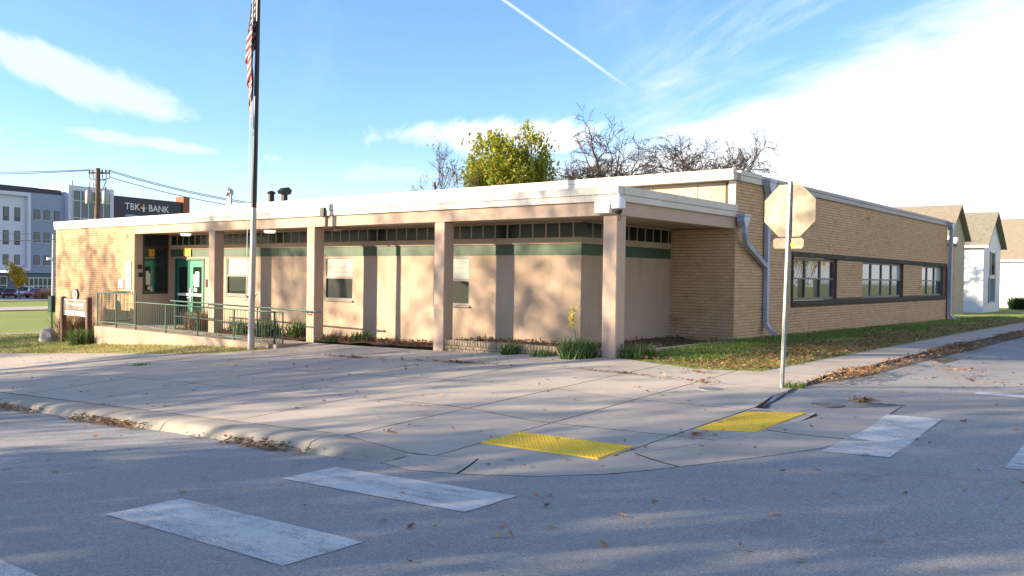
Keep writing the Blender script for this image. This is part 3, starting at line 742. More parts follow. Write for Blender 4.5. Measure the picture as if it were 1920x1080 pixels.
# upstand panels
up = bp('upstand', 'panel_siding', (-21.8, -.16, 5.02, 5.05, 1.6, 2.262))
x = -21.7
while x < -.3:
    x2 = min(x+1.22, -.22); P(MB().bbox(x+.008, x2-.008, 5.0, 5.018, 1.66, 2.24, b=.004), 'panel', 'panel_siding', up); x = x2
bp('corner_trim', 'white_metal', (-.155, .012, 4.96, 4.999, 1.702, 2.262))
# columns
for x1 in (0.0, -4.43, -8.95, -13.5):
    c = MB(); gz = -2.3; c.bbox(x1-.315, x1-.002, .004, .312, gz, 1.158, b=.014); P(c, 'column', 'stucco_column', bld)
# porch rear wall with openings: windows, door
WX = [(-14.86, -13.70), (-10.10, -8.92), (-5.96, -4.78)]
WZ0, WZ1 = -.715, .445
DX0, DX1, DZ0, DZ1 = -17.83, -16.08, -1.745, .405
rb = []
edges = [(-18.12, DX0)]; cur = DX1
for a, b in WX: rb.append((cur, a, RW, RW+.2, -2.4, 1.3)); rb.append((a, b, RW, RW+.2, -2.4, WZ0)); rb.append((a, b, RW, RW+.2, WZ1, 1.3)); cur = b
rb.append((cur, -1.66, RW, RW+.2, -2.4, 1.3)); rb.append((-18.12, DX0, RW, RW+.2, -2.4, 1.3)); rb.append((DX0, DX1, RW, RW+.2, DZ1, 1.3)); rb.append((DX0, DX1, RW, RW+.2, -2.4, DZ0))
rb.append((-1.86, -1.66, RW+.2, 5.0, -2.4, 1.3))
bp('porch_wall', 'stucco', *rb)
bp('green_band', 'green_band', (-18.12, DX0-.06, RW-.012, RW-.001, .458, .698), (DX0-.059, -1.648, RW-.0125, RW-.001, .458, .698), (-1.659, -1.648, RW-.001, 4.998, .458, .698))
bp('ledge', 'stucco', (-18.118, -1.63, RW-.04, RW-.0015, .70, .835), (-1.66, -1.63, RW-.0014, 4.998, .70, .835))
# clerestory: dark panes between mullions
cl = bp('clerestory', 'stucco', (-18.118, -1.645, RW-.016, RW-.0015, 1.14, 1.178), (-1.66, -1.645, RW-.0014, 4.998, 1.14, 1.178))
x = -18.06
while x < -1.8:
    P(MB().bbox(x+.018, x+.342, RW-.014, RW-.003, .838, 1.138, b=.002), 'pane', 'glass_dark', cl)
    P(MB().box(x-.017, x+.017, RW-.022, RW-.002, .836, 1.139), 'mullion', 'stucco', cl); x += .36
y = RW+.02
while y < 4.9:
    P(MB().bbox(-1.657, -1.646, y+.018, min(y+.342, 4.98), .838, 1.138, b=.002), 'pane', 'glass_dark', cl)
    P(MB().box(-1.658, -1.638, y-.017, y+.017, .836, 1.139), 'mullion', 'stucco', cl); y += .36
for a, b in WX:
    f = MB(); y0, y1 = RW+.01, RW+.07
    f.box(a+.004, a+.05, y0, y1, WZ0+.004, WZ1-.004); f.box(b-.05, b-.004, y0, y1, WZ0+.004, WZ1-.004); f.box(a+.05, b-.05, y0, y1, WZ1-.05, WZ1-.004); f.box(a+.05, b-.05, y0, y1, WZ0+.004, WZ0+.055); f.box(a+.05, b-.05, y0+.002, y1, -.145, -.085)
    f.box(a-.02, b+.02, RW-.05, RW-.002, WZ0-.035, WZ0-.004)
    win = P(f, 'window', 'frame_grey', bld)
    P(MB().box(a+.05, b-.05, RW+.035, RW+.041, -.085, WZ1-.05), 'pane', 'glass_blind', win); P(MB().box(a+.05, b-.05, RW+.045, RW+.051, WZ0+.055, -.145), 'pane', 'glass', win)
    P(MB().box(a+.05, b-.05, RW+.12, RW+.13, WZ0+.05, WZ1-.05), 'curtain', 'glass_dark', win)
# double door
f = MB(); f.box(DX0, DX0+.06, RW-.02, RW+.1, DZ0, DZ1); f.box(DX1-.06, DX1, RW-.02, RW+.1, DZ0, DZ1); f.box(DX0+.06, DX1-.06, RW-.02, RW+.1, DZ1-.06, DZ1)
P(f, 'door_frame', 'green_paint', bld)
dm = (DX0+DX1)/2
for k, (a, b) in enumerate(((DX0+.062, dm-.003), (dm+.003, DX1-.062))):
    d = MB(); g0, g1, h0, h1 = (a+.17, b-.13, -1.35, .13) if k else (a+.13, b-.17, -1.35, .13); yy = (RW+.02, RW+.065)
    d.box(a, g0, *yy, DZ0+.01, DZ1-.064); d.box(g1, b, *yy, DZ0+.01, DZ1-.064); d.box(g0, g1, *yy, h1, DZ1-.064); d.box(g0, g1, *yy, DZ0+.01, h0)
    dr = P(d, 'door', 'door_green' if k else 'door_green_shaded', bld)  # left leaf takes the darker green that paints in the wing's shadow
    P(MB().box(g0, g1, RW+.035, RW+.045, h0, h1), 'pane', 'glass_dark', dr)
    P(MB().box(a+.1, b-.05, RW-.01, RW+.018, -.80, -.72), 'push_bar', 'white_metal', dr)
    if k:
        hd = MB(); hd.box(a+.03, a+.1, RW-.008, RW+.018, -1.0, -.55); hd.tube([(a+.06, RW-.03, -.86), (a-.08, RW-.035, -.86)], .014, 6); hd.tube([(a+.06, RW+.02, -.86), (a+.06, RW-.035, -.86)], .016, 6); P(hd, 'handle', 'white_metal', dr)
        for (x0, z0, x1, z1) in ((.19, -.47, .30, -.10), (.29, -.50, .5, -.02), (.2, -.66, .38, -.55), (.22, -.52, .28, -.43)):
            P(MB().box(a+x0, a+x1, RW+.0335-.0007*rng.random(), RW+.0348, z0, z1), 'notice', 'paper', dr)
# letter sign over the door
es = bp('letter_sign', 'yellow_sign', (-17.25, -16.82, RW-.05, RW-.045, .475, .755)); text_mesh('E', .26, 'black', 'letter', es, face_mat((-17.02, RW-.053, .615), (1, 0, 0)), .002)
# wing side wall with the tall dark window
bp('wing_side_wall', 'stucco_column', (-18.32, -18.12, .251, .28, -2.4, 1.3), (-18.32, -18.12, 1.14, RW, -2.4, 1.3), (-18.32, -18.12, .28, 1.14, -2.4, -.76), (-18.32, -18.12, .28, 1.14, 1.165, 1.3))
bp('wing_corner', 'stucco_column', (-18.119, -18.108, .002, .262, -2.4, 1.415))
f = MB(); f.box(-18.17, -18.10, .28, .33, -.76, 1.165); f.box(-18.17, -18.10, 1.09, 1.14, -.76, 1.165); f.box(-18.17, -18.10, .33, 1.09, -.76, -.69); f.box(-18.17, -18.1, .33, 1.09, 1.12, 1.165)
tw = P(f, 'window', 'frame_bronze', bld); P(MB().box(-18.15, -18.14, .33, 1.09, -.69, 1.12), 'pane', 'glass', tw)
# little boxes and notices beside the door
for y0, y1, z0, z1 in ((.10, .23, .05, .18), (.13, .27, -.21, -.07)): bp('intercom', 'black', (-18.108, -18.06, y0, y1, z0, z1), bev=.008)
bp('card_reader', 'black', (-15.98, -15.9, RW-.03, RW-.002, -.5, -.25), bev=.006)
for i, (x0, x1, z0, z1) in enumerate(((-18.65, -18.3, -.14, .28), (-18.64, -18.29, -.62, -.19), (-19.13, -18.78, -.6, -.31))):
    n_ = bp('notice_board', 'white', (x0, x1, -.035, -.013, z0, z1), bev=.004)
    for k in range(3 if i else 2):
        zz = z1-.08-k*.1; P(MB().box(x0+.05, x1-.05-.04*(k % 2), -.038, -.0355, zz-.025, zz), 'print', ('shutter', 'sign_red', 'downspout')[(i+k) % 3], n_)
# soffit lamps, camera, downpipe on the beam
for x, y in ((-16.45, .80), (-12.06, .84)):
    l = MB(); l.lathe((x, y, 1.10), [(.13, 0), (.16, .03), (.165, .079)], 20); P(l, 'soffit_lamp', 'lamp_glow', bld, True)
bp('conduit_box', 'white_metal', (-.44, -.10, -.12, -.003, 1.19, 1.41), bev=.01)
cmr = MB(); cmr.lathe((.12, -.16, 1.24), [(.075, 0), (.125, .02), (.13, .14), (.10, .21), (.03, .26), (.028, .30)], 18); co = P(cmr, 'security_camera', 'camera_white', bld, True)
P(MB().lathe((.12, -.16, 1.15), [(.02, 0), (.06, .025), (.075, .06), (.078, .092)], 16), 'lens_dome', 'black', co, True)
P(MB().tube([(-.10, -.07, 1.36), (.02, -.12, 1.40), (.12, -.16, 1.40)], .03, 8), 'arm', 'camera_white', co, True)
P(MB().tube([(.13, -.12, 1.17), (.10, -.04, 1.08), (.04, -.02, 1.05), (.02, -.01, 1.14)], .006, 5), 'cable', 'black', co)
dpb = bp('overflow_pipe', 'black', (-8.60, -8.45, -.12, -.068, 1.40, 1.62)); P(MB().box(-8.58, -8.47, -.06, -.004, 1.17, 1.40).tube([(-8.53, .3, 1.10), (-8.53, .5, 1.12), (-8.95, .6, 1.12)], .05, 8), 'pipe', 'stucco_column', dpb)
bp('overflow_pipe', 'frame_bronze', (-.62, -.40, 4.87, 4.915, 1.66, 1.70))
# rain gear on the side wall
def ribbed_pipe(mb, pts, wd, dp, n=3):
    # rectangular downspout swept along pts with flutes
    prof = []
    for k in range(n*2+1): prof.append((-wd/2+wd*k/(n*2), dp/2-(.008 if k % 2 else 0)))
    prof += [(wd/2, -dp/2), (-wd/2, -dp/2)]
    vs = []; pts = [Vector(p) for p in pts]
    for i, p in enumerate(pts):
        d = (pts[min(i+1, len(pts)-1)]-pts[max(i-1, 0)]).normalized(); out = Vector((1, 0, 0)); out = (out-d*out.dot(d)).normalized(); sd = d.cross(out)
        vs += [tuple(p+sd*a+out*b) for a, b in prof]
    m_ = len(prof); fs = [tuple(range(m_)), tuple((len(pts)-1)*m_+k for k in range(m_-1, -1, -1))]
    for i in range(len(pts)-1):
        for k in range(m_): fs.append((i*m_+k, i*m_+(k+1) % m_, (i+1)*m_+(k+1) % m_, (i+1)*m_+k))
    mb.add(vs, fs)
def head(mb, y, z, wd=.36, x0=.03):
    mb.prism([(y-wd/2, z), (y+wd/2, z), (y+wd/2, z-.16), (y+wd*.22, z-.32), (y-wd*.22, z-.32), (y-wd/2, z-.16)], 'x', x0, x0+.18)
    mb.box(x0-.01, x0+.20, y-wd/2-.02, y+wd/2+.02, z-.06, z)
mb = MB(); head(mb, 6.62, 2.42, .34); d1 = P(mb, 'conductor_head', 'downspout', bld)
mb = MB(); ribbed_pipe(mb, [(.10, 6.62, 2.12), (.09, 6.62, 1.0), (.09, 6.62, -.9), (.09, 6.62, -1.05), (.14, 6.60, -1.17), (.24, 6.58, -1.26), (.36, 6.56, -1.32)], .13, .10); P(mb, 'downspout', 'downspout', bld)
mb = MB(); head(mb, 5.10, 1.50, .27, .058); mb.box(.06, .12, 5.28, 5.55, 1.36, 1.47); P(mb, 'conductor_head', 'downspout', bld)
mb = MB(); ribbed_pipe(mb, [(.20, 5.10, 1.2), (.19, 5.10, 1.08), (.18, 5.14, .97), (.16, 5.24, .86), (.10, 6.35, .40), (.10, 6.55, .33)], .12, .10); P(mb, 'downspout', 'downspout', bld)
mb = MB(); head(mb, 24.95, 2.42, .42); ribbed_pipe(mb, [(.14, 24.95, 2.12), (.12, 24.95, 1.0), (.12, 24.95, -1.2), (.12, 24.95, -1.3), (.18, 24.95, -1.45), (.34, 24.95, -1.55), (.5, 24.95, -1.58)], .2, .13); P(mb, 'downspout', 'downspout', bld)
for zz in (1.5, .1, -.7): bp('pipe_strap', 'downspout', (.0, .15, 6.53, 6.71, zz, zz+.035))
bp('standpipe', 'red_pipe', (-.2, -.06, 25.35, 25.5, -1.7, .55), bev=.02)
mb = MB(); mb.tube([(-.30, 25.85, .38), (-.18, 25.85, .38)], .17, 16); bb = P(mb, 'alarm_bell', 'black', bld, True); P(MB().tube([(-.179, 25.85, .38), (-.15, 25.85, .38)], .12, 14), 'bell_cover', 'white_metal', bb)
mb = MB(); mb.lathe((-.2, 27.3, 1.66), [(.06, 0), (.10, .05), (.11, .2), (.07, .26)], 14); P(mb, 'wall_lamp', 'white_metal', bld, True)
# roof vents
def vents():
    v = MB(); v.tube([(-19.55, 6.1, 2.3), (-19.55, 6.1, 3.02)], .11, 12); v.lathe((-19.55, 6.1, 3.0), [(.15, 0), (.17, .035), (.12, .09), (.04, .12)], 14); P(v, 'roof_vent', 'pole_dark', bld, True)
    v = MB(); v.box(-19.18, -19.02, 6.28, 6.46, 2.3, 3.08); v.prism([(6.18, 3.0), (6.55, 2.98), (6.62, 3.14), (6.48, 3.26), (6.3, 3.23), (6.14, 3.1)], 'x', -19.24, -18.96); P(v, 'roof_vent', 'pole_dark', bld)
    v = MB()
    for k, (dx, h) in enumerate(((0, .9), (.1, .8), (-.1, .72))): v.tube([(-21.45+dx, 5.5, 2.2), (-21.45+dx, 5.5, 2.3+h), (-21.41+dx, 5.42, 2.36+h), (-21.35+dx, 5.38, 2.26+h)], .045, 7)
    v.lathe((-21.45, 5.55, 3.0), [(.10, 0), (.11, .16), (.05, .24)], 10); P(v, 'roof_vent', 'galv', bld)
vents()
# brick edging of the planting bed between the last two columns
edge = empty('planter_edging', (-2.4, .05, -1.55), 'low brick edging wall of soldier bricks between the two end columns', 'planter edging')
P(MB().box(-4.4, -.33, .03, .12, -1.9, -1.44), 'core', 'mortar', edge)
x = -4.395
while x < -.40:
    zt = -1.405+.045*(x+4.4)/4.0; P(MB().bbox(x, x+.066, .012+rng.uniform(-.006, .006), .125, zt-.115, zt+rng.uniform(-.006, .004), b=.006), 'brick', 'brick_grey', edge); x += .075
for row in range(3):
    x = -4.395+(.1 if row % 2 else 0)
    while x < -.42:
        zt = -1.53-.07*row+.045*(x+4.4)/4.0; P(MB().bbox(x, min(x+.2, -.33), .014+rng.uniform(-.005, .005), .12, zt-.058, zt, b=.005), 'brick', 'brick_grey', edge); x += .212
P(MB().prism([(.0, .32), (.1, .32), (.1, 4.9), (.0, 4.9)], 'z', -1.6, -1.395), 'edging_strip', 'kerb_concrete', edge)

# ================================================================== RAMP, RAILINGS
ramp = empty('entrance_walkway', (-13.5, -.6, -2.0), 'raised concrete walkway leading along the porch to the green door', 'walkway')
wm = MB(); wm.bbox(-18.36, -8.88, -1.15, -.012, -3.0, -1.745, b=.012); P(wm, 'walkway_slab', 'tan_concrete', ramp)
P(MB().bbox(-18.118, -15.91, -.010, RW-.002, -2.6, -1.747, b=.008), 'landing', 'tan_concrete', ramp)
rail = empty('walkway_railing', (-13.5, -1.09, -1.745), 'green painted steel picket railing along the front of the walkway', 'railing')
YR = -1.09
def bar_part(root, name, pts, r, mat='green_paint', n=8): return P(MB().tube(pts, r, n), name, mat, root, True)
# landing guard (higher) and its return to the wall
for x in (-18.26, -17.05, -15.86): bar_part(rail, 'post', [(x, YR, -1.80), (x, YR, -.70)], .024)
bar_part(rail, 'top_rail', [(-18.26, YR, -.71), (-15.86, YR, -.695)], .022); bar_part(rail, 'bottom_rail', [(-18.26, YR, -1.60), (-15.86, YR, -1.60)], .016)
bar_part(rail, 'top_rail', [(-18.26, YR, -.71), (-18.26, -.03, -.70)], .022); bar_part(rail, 'bottom_rail', [(-18.26, YR, -1.60), (-18.26, -.03, -1.60)], .016)
for x in (-14.15, -12.5, -10.78, -9.05): bar_part(rail, 'post', [(x, YR, -1.80), (x, YR, -.95)], .024)
bar_part(rail, 'top_rail', [(-15.86, YR, -.94), (-8.72, YR, -.965)], .020); bar_part(rail, 'bottom_rail', [(-15.86, YR, -1.63), (-8.72, YR, -1.69)], .015); bar_part(rail, 'end_loop', [(-8.72, YR, -.955), (-8.72, YR, -1.72)], .02)
pk = {}
def picket(x, y, z0, z1):
    L_ = round(z1-z0, 2)
    if L_ not in pk:
        o = MB().tube([(0, 0, 0), (0, 0, L_)], .0075, 5).build('picket', 'green_paint'); pk[L_] = o.data
    else: o = bpy.data.objects.new('picket', pk[L_]); COL.objects.link(o)
    o.parent = rail; o.matrix_parent_inverse = wmat(rail).inverted(); o.location = (x, y, z0)
for k in range(1, 21): picket(-18.26+k*2.4/21, YR, -1.6, -.7)
for k in range(1, 9): picket(-18.26, YR+k*1.06/9, -1.6, -.7)
for k in range(1, 60): picket(-15.86+k*7.14/60, YR, -1.63-.06*k/60, -.94-.02*k/60)
hr = empty('inner_handrail', (-12, -.09, -1.745), 'green pipe handrail fixed across the front of the porch columns', 'handrail')
bar_part(hr, 'top_rail', [(-15.7, -.09, -.90), (-8.74, -.09, -.965)], .022); bar_part(hr, 'rail_end', [(-8.74, -.09, -.965), (-8.68, -.06, -.97), (-8.68, -.0, -.97)], .018)
for x in (-15.45, -11.25): bar_part(hr, 'post', [(x, -.09, -1.75), (x, -.09, -.93)], .02)
for x in (-13.66, -9.1): bar_part(hr, 'bracket', [(x, -.09, -.97), (x, -.06, -1.05), (x, .005, -1.06)], .012)
bar_part(hr, 'lower_rail', [(-15.45, -.09, -1.35), (-11.25, -.09, -1.40)], .012)

# ================================================================== FLAGPOLE AND FLAG
FX, FY, FZ = -9.4, -1.51, float(S(-9.4, -1.51))
fp = empty('flagpole', (FX, FY, FZ), 'tall tapered flagpole standing on the dry lawn by the railing', 'flagpole')
LEAN = .012
def fpx(z): return (FX+LEAN*(z-FZ)*.77+0, FY+LEAN*(z-FZ)*.63, z)
P(MB().tube([fpx(FZ-.1), fpx(FZ+1.5), fpx(1.55)], [.082, .075, .066], 18), 'lower_pole', 'pole_alu', fp, True)
P(MB().tube([fpx(1.55), fpx(4.5), fpx(8.3)], [.0665, .058, .038], 18), 'upper_pole', 'pole_dark', fp, True)
P(MB().lathe(fpx(8.29), [(.03, 0), (.09, .05), (.1, .1), (.06, .17), (.01, .19)], 14), 'finial', 'pole_alu', fp, True)
P(MB().tube([(FX-.09, FY-.05, -.62), (FX-.13, FY-.08, -.55)], .012, 6).tube([(FX-.09, FY-.05, -.62), (FX-.13, FY-.08, -.70)], .012, 6).tube([(FX+.09, FY+.03, -.60), (FX+.16, FY+.05, -.53)], .01, 6), 'cleat', 'black', fp)
P(MB().tube([(FX-.11, FY-.07, -.62), (FX-.10+.05, FY-.09, 1.5), (FX-.02, FY-.06, 4.0), (FX+.03, FY-.04, 8.1)], .006, 5), 'halyard', 'white', fp)
def flag():
    ns, ntt = 90, 44; V = []; UV = []
    side = Vector((-.772, -.636, 0)); dep = Vector((-.635, .772, 0))
    H0 = 6.8; hoist = 1.45
    for i in range(ns+1):
        s = i/ns
        for j in range(ntt+1):
            t = j/ntt; s2 = max(0, s-.16)/.84
            z = H0-t*hoist*(1-.12*s)-s*2.35*(.9+.1*math.sin(s*7))
            A = (.26-.15*s2)*(.55+.45*min(1, t*1.6))
            lat = A*(min(1, s/.16) if s < .16 else .62+.38*math.cos(s2*15+t*1.4))
            dd = .11*math.sin(s2*15*1.0+t*2.2+.6)*min(1, s*6)*(1-.4*s)
            V.append(tuple(Vector(fpx(z)) + side*(.05+lat) + dep*dd)); UV.append((s, t))
    F = [(i*(ntt+1)+j, (i+1)*(ntt+1)+j, (i+1)*(ntt+1)+j+1, i*(ntt+1)+j+1) for i in range(ns) for j in range(ntt)]
    me = bpy.data.meshes.new('flag'); me.from_pydata(V, [], F); uvl = me.uv_layers.new()
    for l in me.loops: uvl.data[l.index].uv = UV[l.vertex_index]
    o = link('flag', me, 'flag_cloth', None, True); tag(o, 'striped red and white flag with blue canton hanging limp on the flagpole', 'flag')
flag()

# ================================================================== STOP SIGN (seen from behind)
SX, SY = 3.80, -1.52; SZ = float(S(SX, SY))
st = empty('stop_sign', (SX, SY, SZ), 'back of an octagonal stop sign on a perforated steel post', 'road sign')
def sp(z): return (SX+.018*(z-SZ), SY+.015*(z-SZ), z)
def upost():
    mb = MB(); z0, z1 = SZ-.1, SZ+2.965; n = 30; vs = []; fs = []
    prof = [(-.032, .0), (-.024, .0), (-.014, .026), (.014, .026), (.024, .0), (.032, .0), (.032, -.006), (.019, -.006), (.010, .019), (-.010, .019), (-.019, -.006), (-.032, -.006)]
    for i in (0, 1):
        c = sp((z0, z1)[i]); vs += [(c[0]+a, c[1]-b, c[2]) for a, b in prof]
    m_ = len(prof); fs = [(k, (k+1) % m_, m_+(k+1) % m_, m_+k) for k in range(m_)] + [tuple(range(m_)), tuple(range(2*m_-1, m_-1, -1))]
    P(mb.add(vs, fs), 'post', 'galv', st)
    h = MB(); z = SZ+.05
    while z < SZ+2.9: c = sp(z); h.box(c[0]-.006, c[0]+.006, c[1]-.0275, c[1]-.0255, z, z+.013); z += .0254
    P(h, 'punched_holes', 'black', st)['kind'] = 'stuff'
upost()
cz = SZ+2.545; cpt = sp(cz); rr = .405
octa = [(cpt[0]+rr*math.cos(R_(22.5+45*k)), cz+rr*math.sin(R_(22.5+45*k))) for k in range(8)]
plate = P(MB().prism(octa, 'y', cpt[1]+.010, cpt[1]+.013), 'sign_plate', 'sign_back', st)
P(MB().prism([(cpt[0]+(a-cpt[0])*.995, cz+(b-cz)*.995) for a, b in octa], 'y', cpt[1]+.0135, cpt[1]+.0145), 'face', 'sign_red', plate)
for dz_ in (-.22, .22):
    c_ = sp(cz+dz_); P(MB().tube([(c_[0], c_[1]-.034, c_[2]), (c_[0], c_[1]-.024, c_[2])], .012, 6), 'bolt', 'galv', plate)
pq = sp(SZ+2.075); q = MB(); x0, x1, z0, z1, c = pq[0]-.225, pq[0]+.225, pq[2]-.075, pq[2]+.075, .03
q.prism([(x0+c, z0), (x1-c, z0), (x1, z0+c), (x1, z1-c), (x1-c, z1), (x0+c, z1), (x0, z1-c), (x0, z0+c)], 'y', pq[1]+.010, pq[1]+.013); pl = P(q, 'plaque', 'sign_back', st)
for (dx, zz, p_) in ((.035, cz+.335, plate), (.04, SZ+2.03, pl)):
    cc = sp(zz); P(MB().box(cc[0]+dx, cc[0]+dx+.075, cc[1]+.0065, cc[1]+.0095, zz, zz+.05), 'sticker', 'sticker', p_)

# ================================================================== NAME SIGN
ns_ = empty('name_sign', (-19.95, -1.0, float(S(-19.95, -1))), 'brown wooden school name sign with round emblem on two posts', 'sign')
gz = float(S(-20, -1))-.1
for x in (-20.87, -19.05):
    P(MB().bbox(x-.075, x+.075, -1.08, -.93, gz, -.90+(.02 if x > -20 else 0), b=.015), 'post', 'sign_wood', ns_)
pn = P(MB().bbox(-20.79, -19.13, -1.03, -.985, -1.52, -.94, b=.012), 'panel', 'sign_face', ns_)
P(MB().box(-20.74, -19.18, -1.043, -1.032, -1.005, -.985).box(-20.74, -19.18, -1.043, -1.032, -1.50, -1.485).box(-20.74, -20.725, -1.043, -1.032, -1.484, -1.006).box(-19.195, -19.18, -1.043, -1.032, -1.484, -1.006), 'border', 'white', pn)
text_mesh('Thomas A. Edison', .20, 'white', 'lettering', pn, face_mat((-19.96, -1.034, -1.12), (1, 0, 0)), .004, sx=.88)
text_mesh('EDUCATION CENTER', .125, 'fascia', 'lettering', pn, face_mat((-19.96, -1.034, -1.265), (1, 0, 0)), .003, sx=1.05)
P(MB().box(-20.66, -19.26, -1.04, -1.032, -1.46, -1.35), 'name_strip', 'paper', pn)
em = MB(); em.tube([(-19.95, -1.04, -.82), (-19.95, -.98, -.82)], .19, 22); emo = P(em, 'emblem', 'black', ns_)
P(MB().tube([(-19.95, -1.046, -.82), (-19.95, -1.041, -.82)], .155, 20), 'emblem_face', 'white', emo); P(MB().tube([(-19.95, -1.052, -.82), (-19.95, -1.047, -.82)], .10, 16), 'emblem_centre', 'sign_face', emo)
P(MB().prism([(-20.01, -.89), (-19.89, -.89), (-19.95, -.74)], 'y', -1.057, -1.053), 'emblem_figure', 'white', emo)

# ================================================================== LEAVES, GRASS, PLANTS (geometry)
def leaves(name, pts, size, mat, flat=.22, kind='stuff', parent=None, curl=.35, simple=False):
    """pts (n,3); one curled, lobed leaf each (6 triangles)"""
    n = len(pts); pts = np.asarray(pts)
    base = np.array([(-.62, 0, 0), (-.28, .10, 0), (-.22, .34, 0), (.0, .16, 0), (.16, .46, 0), (.28, .17, 0), (.64, .04, 0), (.28, -.15, 0), (.14, -.44, 0), (-.02, -.16, 0), (-.24, -.32, 0), (-.28, -.09, 0), (.0, 0, 0)])
    if simple: base = np.array([(-.5, 0, 0), (-.12, .30, 0), (.22, .40, 0), (.55, .0, 0), (.22, -.40, 0), (-.12, -.30, 0), (.1, 0, 0)])
    nb = len(base)-1
    a = nrg.uniform(0, 2*np.pi, n); sc_ = size*nrg.uniform(.6, 1.35, n); asp = nrg.uniform(.55, 1.1, n)
    B = base[None]*np.stack([sc_, sc_*asp, sc_], 1)[:, None, :]
    B = B + nrg.normal(0, .06, B.shape)*sc_[:, None, None]*np.array([1, 1, 0])
    cz_ = nrg.uniform(-.2, curl*1.6, n)
    B[:, :, 2] += (np.abs(base[None, :, 1])*1.2+np.abs(base[None, :, 0])*.5)*cz_[:, None]*sc_[:, None]
    tx = nrg.normal(0, flat, n); ty = nrg.normal(0, flat, n)
    B[:, :, 2] += B[:, :, 0]*tx[:, None]+B[:, :, 1]*ty[:, None]
    ca, sa = np.cos(a)[:, None], np.sin(a)[:, None]
    Xr = B[:, :, 0]*ca-B[:, :, 1]*sa; Yr = B[:, :, 0]*sa+B[:, :, 1]*ca
    V = np.stack([Xr, Yr, B[:, :, 2]-np.minimum(B[:, :, 2].min(1, keepdims=True), 0)], 2)+pts[:, None, :]
    tri = np.array([(nb, (k+1) % nb, k) for k in range(nb)])
    F = tri[None]+(np.arange(n)*(nb+1))[:, None, None]
    o = arr_mesh(name, V.reshape(-1, 3), F.reshape(-1, 3), mat, parent)
    if kind: o['kind'] = kind
    return o
def blades(name, pts, h, wdt, mat, lean=.5, parent=None, kind='stuff'):
    n = len(pts); pts = np.asarray(pts); a = nrg.uniform(0, 2*np.pi, n); hh = h*nrg.uniform(.5, 1.4, n); ww = wdt*nrg.uniform(.7, 1.3, n)
    ld = nrg.uniform(0, 2*np.pi, n); lm = hh*np.abs(nrg.normal(0, lean, n))
    dx, dy = np.cos(a)*ww/2, np.sin(a)*ww/2; lx, ly = np.cos(ld)*lm, np.sin(ld)*lm; z0 = np.zeros(n)
    V = np.stack([pts+np.stack([-dx, -dy, z0], 1), pts+np.stack([dx, dy, z0], 1), pts+np.stack([dx*.8+lx*.4, dy*.8+ly*.4, hh*.55], 1), pts+np.stack([-dx*.8+lx*.4, -dy*.8+ly*.4, hh*.55], 1), pts+np.stack([lx, ly, hh], 1)], 1).reshape(-1, 3)
    k = np.arange(n)*5
    F = np.concatenate([np.stack([k, k+1, k+2], 1), np.stack([k, k+2, k+3], 1), np.stack([k+3, k+2, k+4], 1)])
    o = arr_mesh(name, V, F, mat, parent)
    if kind: o['kind'] = kind
    return o
def scatter(poly, n, zf, dens=None):
    p = np.array(poly); x = nrg.uniform(p[:, 0].min(), p[:, 0].max(), n*3); y = nrg.uniform(p[:, 1].min(), p[:, 1].max(), n*3)
    k = inside(poly, x, y)
    if dens is not None: k &= nrg.uniform(0, 1, len(x)) < dens(x, y)
    x, y = x[k][:n], y[k][:n]; return np.stack([x, y, zf(x, y)], 1)
lz = lambda x, y: S(x, y)+hum(x, y)*.5-.01
lzr = lambda x, y: S(x, y)+hum(x, y)*.5-.01+.06*ss(2.5, .2, x)*ss(0, 3, y)
# left lawn: dry in front, green towards the far end
tag(blades('grass', scatter(LAWN_L, 26000, lz, lambda x, y: np.where(x > -19, .75, .35)), .055, .011, 'grass_dry', .7), 'short dry yellowing grass on the lawn around the flagpole', 'grass')
tag(blades('grass', scatter(LAWN_L, 15000, lz, lambda x, y: np.where(x < -17, 1, .22)), .06, .011, 'grass', .6), 'greener short grass on the lawn under the name sign', 'grass')
LR2 = [(.04, .02), (.25, 0), (1.84, -.43), (2.88, -.12), (2.85, 5), (2.53, 17), (2.35, 40), (-.02, 40), (-.02, 27.8), (-.02, 4.9), (.04, 4.9)]
gd = lambda x, y: np.clip(1.15-.05*y, .15, 1)*np.where((x < 1.35+.3*np.sin(y*1.3)) & (y > .55-.25*x), 1, .06)
tag(blades('grass', scatter(LR2, 42000, lzr, gd), .075, .011, 'grass', .55), 'green grass along the side wall of the brick school', 'grass')
# dead leaves
lit = []
ld = lambda x, y: np.maximum(np.clip((x-.95-.35*np.sin(y*.9))/.6, 0.03, 1), np.clip((.75-y)/.5, 0, 1))*np.clip(1.2-.03*y, .2, 1)
lit.append(scatter(LR2, 12000, lambda x, y: lzr(x, y)+nrg.uniform(.01, .06, np.shape(x)), ld))
STRIP = [(3.95, -1.2), (4.15, -1.25), (4.42, .5), (4.45, 6), (4.25, 20), (4.15, 40), (3.5, 40), (3.7, 11), (3.88, 3), (3.9, 0)]
sd_ = lambda x, y: np.clip(.35+.75*np.sin(y*.8+1.2)+.5*np.sin(y*2.3), .12, 1)*np.clip(1.2-.02*y, .3, 1)
lit.append(scatter(STRIP, 6500, lambda x, y: np.maximum(S(x, y), zr(x, y))+.01+nrg.uniform(0, .05, np.shape(x)), sd_))
gutter = [(-22, -8.12), (2.0, -8.0), (2.0, -7.72), (-22, -7.76)]
gdn = lambda x, y: np.clip(.42+.75*np.sin(x*1.7+.8)+.35*np.sin(x*4.1), 0, 1)*np.clip((y+8.2)*3.2, 0, 1)*np.where(x > .8, .35, 1)
lit.append(scatter(gutter, 2600, lambda x, y: zr(x, y)+.012+nrg.uniform(0, .055, np.shape(x))*np.clip((y+8.0)*5, .1, 1), gdn))
